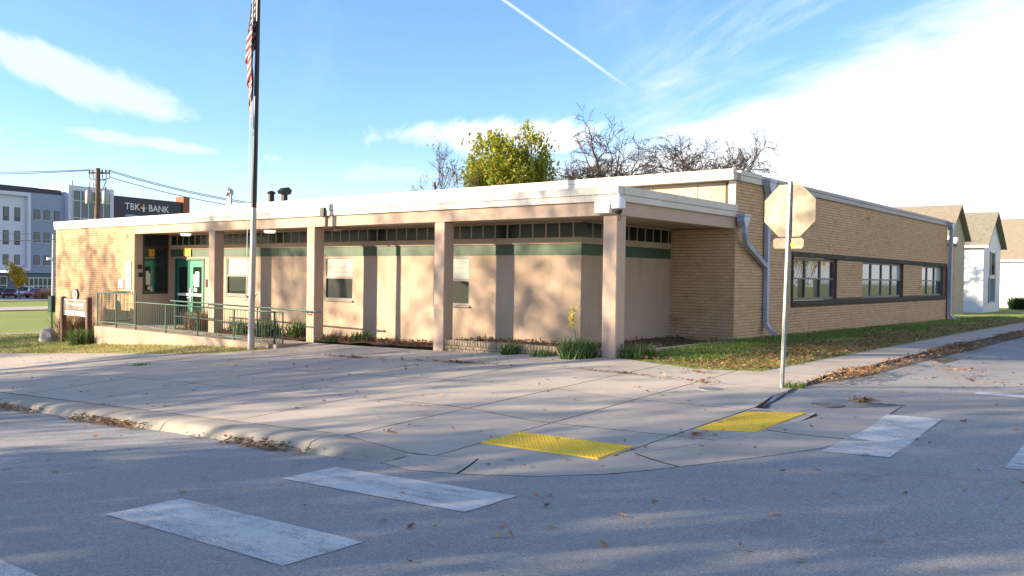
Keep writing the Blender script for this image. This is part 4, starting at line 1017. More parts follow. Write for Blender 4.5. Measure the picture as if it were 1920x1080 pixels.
lit.append(scatter(PAVE, 380, lambda x, y: S(x, y)+.004)); lit.append(scatter([(3.5, -9.5), (7.5, -9), (9, -1), (8.5, 12), (4.5, 12), (4.2, -1), (5.6, -2), (5.5, -6)], 240, lambda x, y: zr(x, y)+.010))
lit.append(scatter([(2.2, -7.9), (4, -7.6), (5.2, -5.6), (5.6, -3), (5, -3), (4.5, -5.8), (3.6, -7)], 60, lambda x, y: np.maximum(zr(x, y), S(x, y))+.008))
lit.append(scatter([(-5, -12), (6, -12), (6, -8), (-5, -8)], 40, lambda x, y: zr(x, y)+.010))
for (cx, cy, r, n) in ((5.15, -2.15, .22, 160), (1.4, -6.9, .3, 10), (-2.5, -1.55, 1.6, 160), (-5.5, -1.62, 1.4, 90), (1.2, -1.6, 1.2, 90), (2.6, -1.6, .4, 30), (2.1, -.75, .5, 40), (4.35, -5.2, .35, 24), (5.35, 2.5, .7, 60), (5.8, .9, .6, 40), (6.8, 4.0, .9, 60)):
    a = nrg.uniform(0, 6.28, n); q = np.abs(nrg.normal(0, r*.5, n)); wide = r > .9
    x = cx+np.cos(a)*q; y = cy+np.sin(a)*q*(.06 if wide and cy < -.5 else 1)
    zz = np.maximum(S(x, y), zr(x, y)) if cx > 4 else S(x, y)
    lit.append(np.stack([x, y, zz+.006+nrg.uniform(0, .03 if r < .3 else .012, n)], 1))
tag(leaves('fallen_leaves', np.concatenate(lit), .062, 'litter'), 'brown fallen leaves lying over lawn edges, pavement and gutter', 'leaf litter')
tag(leaves('fallen_leaves', scatter(LAWN_L, 900, lambda x, y: lz(x, y)+.03, lambda x, y: np.where(x > -15, 1, .4)), .06, 'litter'), 'brown leaves lying on the dry lawn by the walkway', 'leaf litter')
tag(leaves('mulch', scatter(BED, 5200, lambda x, y: bedz(x, y)+.005+nrg.uniform(0, .03, np.shape(x)), lambda x, y: np.where(x > -1.7, .25, 1)), .05, 'mulch', .5), 'red brown mulch of bark and leaves in the porch bed', 'mulch')

def clump(name, label, cat, c, r, h, n, mat, wdt=.022, lean=.55, group=None):
    root = empty(name, c, label, cat, group)
    a = nrg.uniform(0, 6.28, n); q = r*np.sqrt(nrg.uniform(0, 1, n))
    pts = np.stack([np.cos(a)*q, np.sin(a)*q, np.zeros(n)-.02], 1); hh = h*(1.1-.5*(q/r))
    b = blades('foliage', pts, h, wdt, mat, lean, root, None); return root
clump('green_plant', 'large clump of green strap leaves at the foot of the corner column', 'plant', (-.72, -.16, float(S(-.7, -.2))), .36, .30, 620, 'leaf_green', .03)
clump('green_plant', 'small green tuft in front of the brick edging', 'plant', (-2.45, -.10, float(S(-2.4, -.1))), .17, .24, 160, 'leaf_green', .025)
clump('green_plant', 'low weeds at the foot of the brick edging near the strap leaved clump', 'plant', (-1.6, -.08, float(S(-1.6, -.1))), .3, .12, 200, 'leaf_green', .02)
clump('green_plant', 'green tuft right beside the corner column at the lawn edge', 'plant', (.32, .25, float(S(.3, .2))), .3, .26, 260, 'leaf_green', .022)
clump('green_plant', 'tuft growing in the bed behind the mulch between second and third column', 'plant', (-7.75, .55, -1.67), .28, .24, 220, 'leaf_green', .02)
clump('green_plant', 'small weed in the mulch right of the second column', 'plant', (-8.3, .0, -1.68), .16, .2, 110, 'leaf_green', .018)
clump('green_plant', 'bright grassy clump in the bed behind the end of the railing', 'plant', (-10.1, .4, -1.70), .28, .40, 240, 'leaf_green', .026)
clump('green_plant', 'green strap leaved clump in the bed behind the flagpole', 'plant', (-11.5, .45, -1.74), .35, .42, 260, 'leaf_green', .028)
clump('green_plant', 'dark green clump in the bed near the first column', 'plant', (-12.7, .5, -1.75), .3, .38, 200, 'leaf_green', .028)
clump('green_plant', 'bright green bushy weeds between name sign and walkway', 'plant', (-18.85, -1.25, float(S(-18.9, -1.2))), .42, .42, 700, 'leaf_green', .03, .7)
clump('grass_tuft', 'single grass tuft growing from a joint in the wide pavement', 'plant', (-9.6, -4.1, float(S(-9.6, -4.1))), .22, .06, 130, 'grass', .014, .9)
clump('grass_tuft', 'little weed at the foot of the stop sign post', 'plant', (3.95, -1.42, float(S(3.95, -1.42))), .14, .10, 150, 'grass', .014, .8)
clump('dry_shrub', 'round brown dry shrub in front of the first column by the door', 'shrub', (-14.9, .35, -1.76), .38, .52, 900, 'dry_stem', .016, .5)
clump('dry_shrub', 'dry twiggy shrub against the boulder by the name sign', 'shrub', (-21.5, -.45, float(S(-21.5, -.4))), .42, .85, 420, 'dry_stem', .018, .35)
# yellow flower spike
fl = empty('flower_stalk', (-.95, .05, -1.45), 'tall yellow flower spike beside the corner column', 'flower')
P(MB().tube([(-.78, -.05, -1.5), (-.92, 0, -1.1), (-1.0, .02, -.85), (-.98, .03, -.62)], [.012, .01, .008, .005], 6), 'stem', 'leaf_green', fl)
pt = np.stack([nrg.normal(-1.0, .05, 90), nrg.normal(.02, .05, 90), nrg.uniform(-1.0, -.62, 90)], 1); o = leaves('petals', pt, .06, 'petal', .8); o.parent = fl; o.matrix_parent_inverse = wmat(fl).inverted()
for k, (x, y) in enumerate(((-.55, 3.2), (-.42, 3.5))):
    s_ = MB().tube([(x, y, -1.5), (x+.03, y, -1.2), (x+.10*(k+.4), y, -.95-.05*k)], [.008, .006, .004], 5); o = s_.build('dry_grass_stalk', 'dry_stem')
    tag(o, ('shorter pale dry stalk before the shaded brick wall', 'longer pale dry stalk before the shaded brick wall')[1-k], 'stalk')
# boulder and utility marker at the far end of the brick wing
def boulder():
    bm = bmesh.new(); bmesh.ops.create_icosphere(bm, subdivisions=3, radius=1)
    for v in bm.verts:
        d = v.co.normalized(); k = 1+.14*math.sin(d.x*5+d.z*3)+.10*math.sin(d.y*7-d.x*4)+rng.uniform(-.03, .03); v.co = Vector((d.x*.42*k, d.y*.34*k, d.z*.36*k))
    me = bpy.data.meshes.new('boulder'); bm.to_mesh(me); bm.free()
    o = link('boulder', me, 'rock', None, True); o.location = (-22.15, -.95, float(S(-22.15, -.9))+.12); o.scale = (.8, .8, .85); tag(o, 'grey boulder on the lawn at the far end of the brick wing', 'boulder')
boulder()
um = empty('utility_marker', (-26.0, .75, float(S(-26, .75))), 'green utility box on a thin post beyond the brick wing', 'utility box')
P(MB().bbox(-26.16, -25.84, .66, .84, -1.66, -1.03, b=.02), 'box', 'green_paint', um); P(MB().tube([(-26, .75, -2.75), (-26, .75, -1.66)], .03, 8), 'post', 'green_paint', um)

# ================================================================== TREES
def make_tree(name, label, base, height, spread, seed, trunk_r, fork=.28, levels=5, kids=(6, 5, 4, 4, 3), bark='bark', leaf=None, nleaf=0, lsize=.1, up=.25, gnarl=.25, group=None, lpos=.35, sides=5, leafz=None, minr=.006, crown=None, clusters=0, fill=None, tf=.72, a0=(.6, 1.15), dome=False):
    rg = random.Random(seed); root = empty(name, base, label, 'tree', group)
    mb = MB(); tips = []; segs = []
    def branch(p, d, L_, r, lv):
        nseg = 5 if lv < 2 else (4 if lv < 4 else 3)
        pts = [p.copy()]; rads = [r]; dd = d.copy()
        for i in range(nseg):
            g = gnarl*(1 if lv else .25)
            dd = (dd+Vector((rg.gauss(0, g), rg.gauss(0, g), rg.gauss(0, g)*.7+up*.25*(lv > 0)))).normalized()
            pts.append(pts[-1]+dd*L_/nseg); rads.append(max(minr, r*(1-(.45 if lv == 0 else .62)*(i+1)/nseg)))
        segs.append((pts, rads, max(3, sides+2-lv)))
        if lv >= levels-1:
            tips.extend(pts[1:]); return
        if lv >= levels-2: tips.extend(pts[2:])
        n = kids[min(lv, len(kids)-1)]
        for k in range(n):
            t = (fork if lv == 0 else .25)+(1-(fork if lv == 0 else .25))*(k+rg.uniform(.2, 1))/n
            t = min(t, .999); i = min(int(t*nseg), nseg-1); f = t*nseg-i; q = pts[i].lerp(pts[i+1], f)
            ax = (pts[i+1]-pts[i]).normalized(); per = Vector((rg.gauss(0, 1), rg.gauss(0, 1), rg.gauss(0, .5)))
            per = (per-ax*per.dot(ax)).normalized(); ang = rg.uniform(.55, 1.0) if lv else rg.uniform(*a0)
            nd = ax*math.cos(ang)+per*math.sin(ang); nd.z = nd.z*.8+up*.5
            if lv == 0: L2 = spread*rg.uniform(.7, 1.1)*(1.15-.45*t)
            else: L2 = L_*rg.uniform(.48, .75)*(1.15-.4*t)
            branch(q, nd.normalized(), L2, max(minr, rads[i]*rg.uniform(.42, .62)), lv+1)
        # leader goes on
        if lv: branch(pts[-1], dd, L_*.6, rads[-1], lv+1)
    branch(Vector((0, 0, -.2)), Vector((rg.uniform(-.06, .06), rg.uniform(-.06, .06), 1)), height*tf, trunk_r, 0)
    A = np.array([tuple(p) for sg in segs for p in sg[0]]); tz = np.percentile(A[:, 2], 97.0 if dome else 99.5); tr = np.percentile(np.hypot(A[:, 0], A[:, 1]), 96)
    kz = height/tz; kx = (crown or spread*1.2)/tr
    for pts, rads, ns in segs:
        q = [Vector((p.x*(1+(kx-1)*min(1, max(0, p.z/(.2*tz)))), p.y*(1+(kx-1)*min(1, max(0, p.z/(.2*tz)))), p.z*kz)) for p in pts]
        if dome:
            for v in q:
                hm = height*(1-.42*min(1.2, math.hypot(v.x, v.y)/(crown*1.15))**2)
                if v.z > .72*hm: v.z = .72*hm+(v.z-.72*hm)*.55
        mb.tube(q, rads, ns, cap=False)
    o = mb.build('trunk', bark, root, True)
    if leaf and nleaf:
        tp = np.array([tuple(t) for t in tips])*np.array([kx, kx, kz])
        if leafz is not None:
            pr = leafz(tp[:, 2]); idx = nrg.choice(len(tp), nleaf, p=pr/pr.sum())
        else: idx = nrg.integers(0, len(tp), nleaf)
        if fill:
            cz0, rx_, rz_ = fill; q = nrg.normal(0, 1, (clusters, 3)); q /= np.linalg.norm(q, axis=1)[:, None]
            q = np.sign(q)*np.abs(q)**.8*nrg.uniform(.25, 1, (clusters, 1))**.45
            lump = 1+.16*np.sin(q[:, :1]*5+1)+.12*np.sin(q[:, 1:2]*7)
            cen = q*np.array([rx_, rx_, rz_])*lump+np.array([0, 0, cz0]); sz = nrg.uniform(.25, .55, clusters)
            k = nrg.integers(0, clusters, nleaf); pts = cen[k]+nrg.normal(0, 1, (nleaf, 3))*sz[k][:, None]
        elif clusters:
            cidx = idx[:clusters]; idx = cidx[nrg.integers(0, clusters, nleaf)]
        if not fill: pts = tp[idx]+nrg.normal(0, lpos, (nleaf, 3))
        c = leaves('crown', pts, lsize, leaf, .8, None, root, simple=True); c['kind'] = 'stuff'
    return root
# behind the school
def gz(x, y): return float(T(x, y))-.1
make_tree('autumn_tree', 'leafy yellow green autumn tree behind the school roof', (-29.6, 32.7, gz(-29.6, 32.7)), 12.6, 3.5, 11, .26, .18, 5, (9, 5, 4, 3), 'bark_far', 'leaf_autumn', 24000, .19, .55, .25, None, .55, crown=3.3, clusters=230, fill=(8.0, 3.2, 4.3))
make_tree('bare_oak', 'large gnarled leafless oak, the darkest tree behind the roof', (-27.0, 41.5, gz(-27, 41.5)), 15.2, 8, 5, .66, .5, 6, (8, 4, 4, 3, 3), 'bark_far', crown=6.6, up=.10, gnarl=.32, minr=.016, tf=.42, a0=(.25, .95), dome=True)
make_tree('bare_oak', 'leafless oak with long low boughs right of the darkest tree', (-24.0, 45.0, gz(-24, 45)), 15.2, 8, 23, .56, .5, 6, (7, 4, 4, 3, 3), 'bark_far', crown=7.0, up=.10, gnarl=.32, minr=.016, tf=.40, a0=(.3, 1.05), dome=True)
make_tree('bare_tree', 'pale leafless tree between the autumn tree and the dark oak', (-29.0, 42.0, gz(-29, 42)), 14.2, 7, 31, .36, .45, 6, (7, 4, 4, 3, 3), 'bark_far', crown=4.8, up=.15, gnarl=.30, minr=.015, tf=.45, a0=(.25, .9), dome=True)
make_tree('bare_tree', 'small leafless tree beyond the right end of the oaks', (-23.5, 56.5, gz(-23.5, 56.5)), 16.0, 7, 37, .34, .5, 6, (7, 4, 4, 3, 2), 'bark_far', crown=4.4, up=.15, gnarl=.27, minr=.018, tf=.5, a0=(.25, .9), dome=True)
make_tree('bare_tree', 'thin twiggy tree with a few last leaves, left of the autumn tree', (-31.5, 27.2, gz(-31.5, 27.2)), 11.4, 2.2, 41, .12, .25, 5, (8, 5, 4, 3), 'bark_far', crown=2.5, leaf='leaf_oak', nleaf=420, lsize=.12, up=.8, gnarl=.2, lpos=.2, minr=.008)
# street trees across the front street: out of the picture, their shade falls on road and facade
def shade_tree(x, y, h, sp, seed, nl, label, cut, ncl, ls=.17, lpos=.5):
    make_tree('street_tree', label, (x, y, float(zr(x, y))-.15), h, sp, seed, .30, .22, 5, (10, 5, 4, 3), 'bark', 'leaf_oak', nl, ls, .3, .26, 'trees across the front street', lpos, leafz=cut, clusters=ncl)
dense = lambda z: np.where(z < 7.4, 1.0, .22)
high = lambda z: np.where(z < 6.4, .05, np.where(z < 9.6, 1.0, .55))
mid = lambda z: np.where(z < 7.0, 1.0, .45)
shade_tree(-7.6, -25.0, 13.5, 4.6, 51, 9500, 'dense street tree opposite the school corner', dense, 115)
shade_tree(-19.5, -25.5, 14.5, 4.6, 53, 6200, 'half bare street tree opposite the flagpole', high, 74)
shade_tree(-13.6, -29.0, 14.5, 4.6, 67, 5200, 'half bare street tree set back behind the row opposite', high, 60)
shade_tree(-29.0, -26.0, 14.5, 4.8, 57, 6200, 'half bare street tree opposite the brick wing', high, 72)
shade_tree(-40.5, -24.5, 14, 5.0, 59, 6000, 'half bare street tree down the front street', high, 72)
shade_tree(1.2, -24.5, 12, 4.4, 61, 5200, 'half bare street tree nearest the junction', mid, 55)
# trees across the side street, mirrored in the windows
make_tree('yellow_tree', 'yellow tree across the side street', (21, 66, gz(21, 66)), 9, 3.6, 71, .25, .2, 5, (9, 5, 4, 3), 'bark', 'leaf_yellow', 7000, .26, .5, .25, None, .45)
make_tree('street_tree', 'bare tree standing across the side street', (19, 38, gz(19, 38)), 9, 3.4, 73, .25, .3, 5, (8, 5, 4, 3), 'bark', 'leaf_oak', 900, .15, .4, .25, None, .3)

# ================================================================== BANK BUILDING AND CAR PARK
K = 160/115.0
BA = CAM+( _fw + _r*((120-960)/FPX))*160.0; BD = Vector((math.sin(R_(-12)), math.cos(R_(-12)), 0)); BN = Vector((BD.y, -BD.x, 0))
bk = empty('bank_building', (BA.x, BA.y, -4.9), 'four storey grey and white bank office with dark rooftop sign', 'building')
def bz(z): return CAM.z+(z-.013)*K      # heights read at the 115 m plane
def bbx(name, mat, s0, s1, z0, z1, n0=0.0, n1=-12.0, parent=None, bev=0):
    mb = MB(); m4 = Matrix((BD, -BN, Vector((0, 0, 1)))).transposed().to_4x4(); m4.translation = Vector((BA.x, BA.y, 0))
    mb.box(s0*K, s1*K, -n0, -n1, z0, z1, m4); return P(mb, name, mat, parent or bk)
G = -5.0
wg = bbx('wall', 'bank_grey', -7.0, .05, bz(-.59), bz(9.75)); bbx('parapet', 'bank_dark', -40, -.3, bz(9.45), bz(10.45), -.4)
bbx('base', 'bank_base', -40, 7, G, bz(-.6), -.5)
ww = bbx('wall', 'bank_white', -40, -5.72, bz(0), bz(9.4), 1.6, -2)
bbx('white_frame', 'bank_white', -6.15, -5.71, bz(-.3), bz(9.55), 2.2, 1.59); bbx('white_frame', 'bank_white', -40, -6.16, bz(9.1), bz(9.55), 2.2, 1.59); bbx('white_frame', 'bank_white', -40, -6.16, bz(-.3), bz(.05), 2.2, 1.59)
for z0, z1, zb in ((6.35, 7.63, 6.6), (3.38, 4.70, 3.6), (.43, 1.71, .5)):
    for s0, s1 in ((-5.6, -4.87), (-4.29, -3.44), (-2.93, -2.08), (-1.49, -.68)):
        wdw = bbx('window', 'bank_dark', s0, s1, bz(z0), bz(z1), .02, -.1); bbx('pane', 'bank_glass', s0+.06, s1-.06, bz(z0+.06), bz(z1-.06), .05, .021, wdw); bbx('sill', 'bank_white', s0, s1, bz(z0)-.12, bz(z0), .12, .001, wdw)
    for s0 in (-7.6, -9.05, -10.5, -12):
        wdw = bbx('window', 'bank_dark', s0, s0+.75, bz(z0-.45 if z0 > 1 else z0), bz(z1), 1.63, 1.5); bbx('pane', 'bank_glass', s0+.06, s0+.69, bz(z0+.02), bz(z1-.06), 1.66, 1.631, wdw)
        if z0 > 1: bbx('spandrel', 'shutter', s0+.06, s0+.69, bz(z0-.38), bz(z0-.08), 1.66, 1.631, wdw)
def storefront(s0, s1, z0, z1, n, n0):
    f = bbx('storefront', 'bank_glass', s0, s1, z0, z1, n0, n0-.2)
    for k in range(n+1): x = s0+(s1-s0)*k/n; bbx('mullion', 'white', x-.04, x+.04, z0, z1, n0+.06, n0+.001, f)
    for z in (z0+.05, z0+(z1-z0)*.55, z1-.05): bbx('transom', 'white', s0, s1, z-.06, z+.06, n0+.05, n0+.002, f)
storefront(-5.3, -.3, G, bz(-1.2), 8, -.45); storefront(-14, -7.6, G, bz(-1.0), 7, -.45)
# glazed stair tower
bbx('tower', 'bank_white', .05, 6.97, G, bz(11.2), 1.0, -8)
tg = bbx('tower_glazing', 'bank_glass', .65, 6.4, bz(1), bz(10.55), 1.06, 1.001)
for k in range(6): x = .65+5.75*k/5; bbx('mullion', 'bank_white', x-.06, x+.06, bz(1), bz(10.55), 1.14, 1.061, tg)
for z in (3.3, 5.6, 6.9, 9.2): bbx('transom', 'bank_white', .65, 6.4, bz(z)-.07, bz(z)+.07, 1.13, 1.0615, tg)
for s_ in (.9, 3.5, 4.1): bbx('roof_mast', 'bank_grey', s_, s_+.16, bz(11.2), bz(11.9), .3, .1)
# dark block with the sign, brick end
bbx('sign_block', 'bank_dark', 6.98, 19.3, G, bz(10.45), .4, -10); bbx('brick_end', 'bank_brick', 19.31, 20.5, G, bz(11.3), .8, -1.5)
def btxt(t, s, z, size): return text_mesh(t, size, 'white', 'lettering', bk, Matrix.Translation(Vector((BA.x, BA.y, 0))+BD*s*K+BN*.45+Vector((0, 0, bz(z)))) @ Matrix((BD, Vector((0, 0, 1)), BN)).transposed().to_4x4(), .05, sx=1.0)
btxt('TBK', 10.35, 9.05, 1.95); btxt('BANK', 14.95, 9.05, 1.95)
for (a, b, c, d, mt) in ((-.13, .13, .1, .55, 'orange'), (-.13, .13, -.55, -.1, 'white'), (-.55, -.1, -.13, .13, 'yellow_sign'), (.1, .55, -.13, .13, 'door_green'), (-.13, .13, -.1, .1, 'white')):
    bbx('emblem', mt, 12.27+a, 12.27+b, bz(9.05+c), bz(9.05+d), .5, .41)
bbx('low_box', 'bank_grey', 9.2, 11.5, bz(7.6), bz(7.95), .42, .401)

def car(name, label, px, depth, rz, mat, suv=False):
    c = CAM+(_fw+_r*((px-960)/FPX))*depth; x, y = c.x, c.y; z = float(T(x, y))-.03
    root = empty(name, (x, y, z), label, 'car', 'cars in the bank car park', rz)
    hh = 1.68 if suv else 1.46
    prof = [(-2.2, .32), (2.2, .32), (2.28, .62), (2.15, .84), (1.15, .98), (.55, hh-.06), (.2, hh), (-1.3, hh), (-1.75 if not suv else -2.0, hh-.12), (-2.15, 1.05), (-2.28, .7)]
    def loc(mb, nm, mt, parent=None, sm=False): return mb.build(nm, mt, parent or root, sm)
    b = MB(); n = len(prof); vs = []
    for yy, ins in ((-.88, .0), (-.80, .05), (.80, .05), (.88, .0)):
        vs += [(a*(1-.02*(abs(yy) > .85)), yy*(1 if h < 1.02 else .82), h-(.02 if abs(yy) > .85 else 0)) for a, h in prof]
    fs = [tuple(range(n)), tuple(3*n+k for k in range(n-1, -1, -1))]
    for r in range(3):
        for k in range(n): fs.append((r*n+k, (r+1)*n+k, (r+1)*n+(k+1) % n, r*n+(k+1) % n))
    body = loc(b.add(vs, fs), 'body', mat)
    for sgn in (-1, 1):
        g = MB(); yy = sgn*.80; g.add([(1.02, yy, 1.0), (.5, yy*.93, hh-.1), (-1.2, yy*.93, hh-.1), (-1.85, yy, 1.05), (1.02, yy+.03*sgn, 1.0), (.5, yy*.93+.03*sgn, hh-.1), (-1.2, yy*.93+.03*sgn, hh-.1), (-1.85, yy+.03*sgn, 1.05)], [(0, 1, 2, 3), (4, 5, 6, 7), (0, 1, 5, 4), (1, 2, 6, 5), (2, 3, 7, 6), (3, 0, 4, 7)])
        loc(g, 'side_window', 'glass', body)
        for xx in (-1.4, 1.4):
            wl = loc(MB().tube([(xx, sgn*.70, .33), (xx, sgn*.90, .33)], .33, 14), 'wheel', 'rubber'); loc(MB().tube([(xx, sgn*.901, .33), (xx, sgn*.915, .33)], .2, 10), 'rim', 'galv', wl)
        loc(MB().box(2.12, 2.27, sgn*.8-.14, sgn*.8+.02, .66, .80), 'headlight', 'white', body); loc(MB().box(-2.275, -2.18, sgn*.75-.1, sgn*.75+.08, .78, .95), 'tail_light', 'sign_red', body)
    loc(MB().add([(1.14, -.66, 1.0), (1.14, .66, 1.0), (.58, .6, hh-.08), (.58, -.6, hh-.08), (1.18, -.66, 1.0), (1.18, .66, 1.0), (.62, .6, hh-.06), (.62, -.6, hh-.06)], [(0, 1, 2, 3), (4, 5, 6, 7), (0, 1, 5, 4), (2, 3, 7, 6), (1, 2, 6, 5), (3, 0, 4, 7)]), 'windscreen', 'glass', body)
    loc(MB().box(2.2, 2.295, -.5, .5, .42, .6), 'grille', 'black', body)
car('parked_car', 'dark maroon car facing the street in the bank car park', 18, 128, R_(-22), 'car_maroon')
car('parked_car', 'dark car parked behind the maroon one', 7, 138, R_(-25), 'car_dark')
car('parked_car', 'white sport utility car beside the yellow sapling', 47, 138, R_(-35), 'car_white', True)
car('parked_car', 'bright red car in the bank car park', 73, 130, R_(-60), 'car_red')
car('parked_car', 'white car partly hidden behind the lamp post', 94, 139, R_(-60), 'car_white')
c = CAM+(_fw+_r*((37-960)/FPX))*122; make_tree('sapling', 'slim yellow autumn sapling in front of the parked cars', (c.x, c.y, gz(c.x, c.y)), 4.9, 1.0, 81, .10, .3, 4, (9, 4, 3), 'bark', 'leaf_yellow', 1500, .22, .7, .15, None, .28)
c = CAM+(_fw+_r*((95-960)/FPX))*126; clump('low_hedge', 'low reddish hedge beside the bright red car', 'hedge', (c.x, c.y, float(T(c.x, c.y))), 2.2, .9, 900, 'litter', .12)
# sheds etc. beyond: lamp post
c = CAM+(_fw+_r*((99.5-960)/FPX))*88; lz0 = float(T(c.x, c.y))-.1
lp = empty('lamp_post', (c.x, c.y, lz0), 'slim grey lamp post beyond the brick wing', 'lamp post')
P(MB().tube([(c.x, c.y, lz0), (c.x, c.y, 3.5)], [.16, .10], 10), 'pole', 'pole_alu', lp, True); P(MB().box(c.x-.25, c.x+.1, c.y-.55, c.y-.1, .9, 1.15), 'fitting', 'white', lp); P(MB().lathe((c.x, c.y, lz0), [(.3, 0), (.3, .5), (.2, .6)], 12), 'base', 'concrete', lp)

# ================================================================== UTILITY POLE AND WIRES
c = CAM+(_fw+_r*((182-960)/FPX))*60; ux, uy = c.x, c.y; uz = float(T(ux, uy))-.2
upo = empty('utility_pole', (ux, uy, uz), 'wooden utility pole with crossarm and transformers above the brick wing', 'utility pole')
P(MB().tube([(ux, uy, uz), (ux-.05, uy, 2), (ux, uy, 7.05)], [.24, .20, .16], 12), 'pole', 'wood_pole', upo, True)
rx = Vector((_r.x, _r.y, 0)).normalized()
def up_(a, z, b=0.0): v = Vector((ux, uy, 0))+rx*a-Vector((_fw.x, _fw.y, 0)).normalized()*b; return (v.x, v.y, z)
arm = P(MB().tube([up_(-.62, 6.72), up_(.82, 6.72)], .07, 6), 'crossarm', 'wood_pole', upo)
for a in (-.6, -.35, .3, .55, .78):
    P(MB().tube([up_(a, 6.74), up_(a, 6.95)], [.06, .045], 7), 'insulator', 'black', arm)
    P(MB().tube([up_(a, 6.68), up_(a+.05, 6.35), up_(a*.5, 6.2)], .03, 5), 'cutout', 'black', arm)
P(MB().tube([up_(.7, 6.5), up_(.1, 4.9)], .04, 6), 'brace', 'galv', upo)
for a in (-.62, .55):
    t_ = P(MB().lathe(up_(a, 4.55), [(.2, 0), (.24, .06), (.24, .85), (.16, .95)], 14), 'transformer', 'galv', upo, True); P(MB().tube([up_(a, 5.5), up_(a, 5.75)], .05, 6), 'bushing', 'black', t_)
def wire(a, b, sag, label, r=.022):
    pts = [tuple(Vector(a).lerp(Vector(b), k/24)-Vector((0, 0, sag*4*(k/24)*(1-k/24)))) for k in range(25)]
    o = MB().tube(pts, r, 4).build('power_line', 'black'); tag(o, label, 'wire', 'overhead wires')
def far(px, py, d): v = CAM+(_fw+_r*((px-960)/FPX)-_u*((py-540)/FPX))*d; return (v.x, v.y, v.z)
wire(up_(-.6, 6.93), far(-330, 304, 85), .5, 'upper wire running left from the crossarm of the utility pole')
wire(up_(-.35, 6.90), far(-330, 312, 85), .5, 'lower wire running left from the crossarm of the utility pole')
wire(up_(.78, 6.93), far(760, 398, 64), .9, 'uppermost of the three wires passing behind the flagpole')
wire(up_(.55, 6.90), far(760, 402, 64.4), .9, 'middle one of the three wires passing behind the flagpole')
wire(up_(.78, 6.45), far(760, 404, 63.8), .95, 'lowest of the three wires passing behind the flagpole')
wire(far(-60, 432, 70), far(180, 436, 58), .2, 'thin wire crossing in front of the grey office', .018)
wire(far(-60, 448, 70), far(180, 443, 58), .2, 'thicker low wire crossing in front of the grey office', .03)

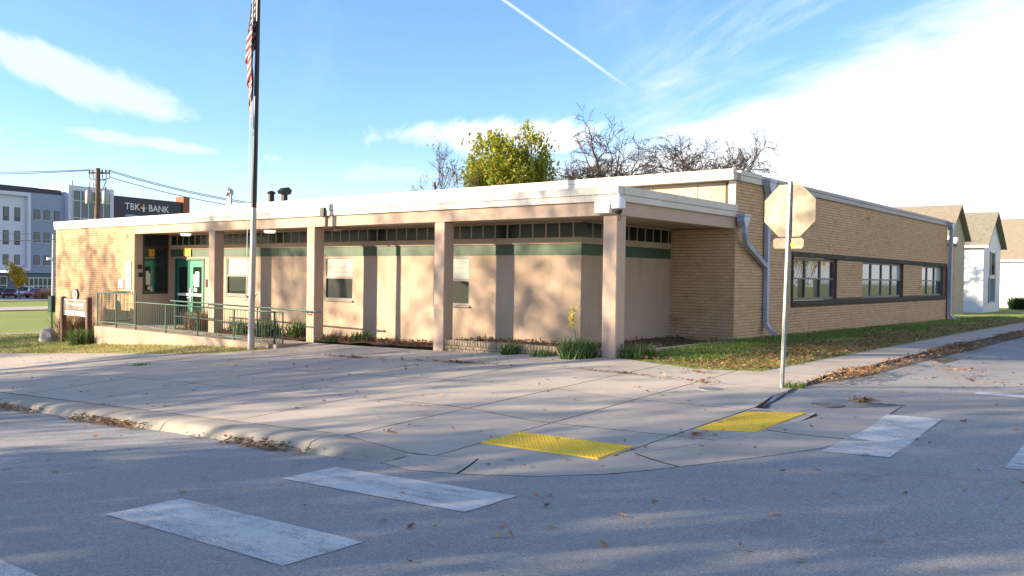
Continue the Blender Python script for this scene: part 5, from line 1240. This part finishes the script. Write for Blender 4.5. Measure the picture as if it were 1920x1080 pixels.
# ================================================================== HOUSES
def house(name, label, x0, x1, y0, y1, zb, ze, za, wall_m, roof_m, ridge='x', over=.35, wins=(), chim=None, siding=True):
    root = empty(name, ((x0+x1)/2, (y0+y1)/2, zb), label, 'house')
    mb = MB()
    if ridge == 'x':
        ym = (y0+y1)/2; mb.prism([(y0, zb), (y1, zb), (y1, ze), (ym, za), (y0, ze)], 'x', x0, x1)
    else:
        xm = (x0+x1)/2; mb.prism([(x0, zb), (x1, zb), (x1, ze), (xm, za), (x0, ze)], 'y', y0, y1)
    wl = P(mb, 'wall', wall_m, root)
    if siding:
        sd = MB(); z = zb+.3
        while z < ze-.1:
            sd.prism([(y0-.018, z), (y0-.002, z), (y0-.002, z+.13)], 'x', x0, x1); sd.prism([(x1+.002, z), (x1+.018, z), (x1+.002, z+.13)], 'y', y0, y1); z += .14
        P(sd, 'clapboards', wall_m, wl)['kind'] = 'stuff'
    t = .14; ov = over; mb = MB()
    if ridge == 'x':
        h = (y1-y0)/2; sl = (za-ze)/h
        for sg in (-1, 1):
            e = ym+sg*(h+ov); ez = ze-ov*sl; mb.prism([(ym, za+.02), (e, ez+.02), (e, ez+.02+t), (ym, za+.02+t)], 'x', x0-ov, x1+ov)
    else:
        h = (x1-x0)/2; sl = (za-ze)/h
        for sg in (-1, 1):
            e = xm+sg*(h+ov); ez = ze-ov*sl; mb.prism([(xm, za+.02), (e, ez+.02), (e, ez+.02+t), (xm, za+.02+t)], 'y', y0-ov, y1+ov)
    rf = P(mb, 'roof', roof_m, root)
    fb = MB(); ez = ze-over*sl
    if ridge == 'x': fb.box(x0-ov, x1+ov, y0-ov-.03, y0-ov-.002, ez-.05, ez+.14)
    else: fb.box(x1+ov+.002, x1+ov+.03, y0-ov, y1+ov, ez-.05, ez+.14)
    P(fb, 'eaves_board', 'white', rf)
    if chim: cx, cy, cw, c0, c1 = chim; P(MB().bbox(cx-cw, cx+cw, cy-cw, cy+cw, c0, c1, b=.05), 'chimney', 'bank_brick', rf)
    for (fc, a, b, z0, z1) in wins:
        f = MB(); g = MB(); sh = MB()
        if fc == 'x':
            f.box(x1-.02, x1+.06, a, b, z0, z1); g.box(x1+.061, x1+.07, a+.1, b-.1, z0+.1, z1-.1); sh.box(x1+.002, x1+.05, a-.35, a-.03, z0, z1); sh.box(x1+.002, x1+.05, b+.03, b+.35, z0, z1)
        else: f.box(a, b, y0-.06, y0+.02, z0, z1); g.box(a+.1, b-.1, y0-.07, y0-.061, z0+.1, z1-.1)
        w_ = P(f, 'window', 'white', root); P(g, 'pane', 'glass', w_)
        if fc == 'x': P(sh, 'shutters', 'shutter', w_)
    return root
house('clapboard_house', 'white clapboard house with grey shingle gable beyond the brick school', -12.5, -5.2, 59.3, 65.7, -2.5, 2.95, 5.35, 'siding', 'shingle', 'x', .4, [('x', 61.8, 63.2, .5, 2.4), ('x', 61.5, 63.3, -1.6, .4)], (-8.6, 62.5, .55, 4.6, 6.1))
house('roofed_house', 'house with broad tan roof right behind the school wall', -16, -3.75, 41.5, 46.0, -2.3, 2.75, 4.5, 'siding_tan', 'shingle_brown', 'x', .3, [], None, False)
house('lit_house', 'white house with brown roof lit by the sun behind the clapboard house', -16, -3.2, 82.4, 90, -2.7, 2.5, 6.3, 'siding', 'shingle_brown', 'x', .4, [], None, True)
h4 = house('porch_house', 'blue grey house with dark awning at the edge beyond the side street', -4.2, 3.0, 73, 80, -2.7, 4.0, 6.8, 'siding', 'shingle', 'y', .3, [('y', -3.6, -2.6, 1.2, 2.8)])
P(MB().prism([(71.6, .75), (73, 1.55), (73, 1.45), (71.6, .6)], 'x', -4.1, 2.6), 'awning', 'awning', h4); P(MB().box(-4.1, 2.6, 71.7, 72.98, -2.6, -1.9), 'porch_deck', 'bank_base', h4)
for x in (-4.0, -2.2, 0): P(MB().tube([(x, 71.8, -1.9), (x, 71.8, .7)], .07, 8), 'porch_post', 'white', h4)
c = far(1912, 575, 78); clump('green_shrub', 'dark green shrub at the corner of the awning house', 'shrub', (c[0], c[1]-1, float(T(c[0], c[1]-1))-.1), .7, .9, 900, 'leaf_dark', .08, .4)
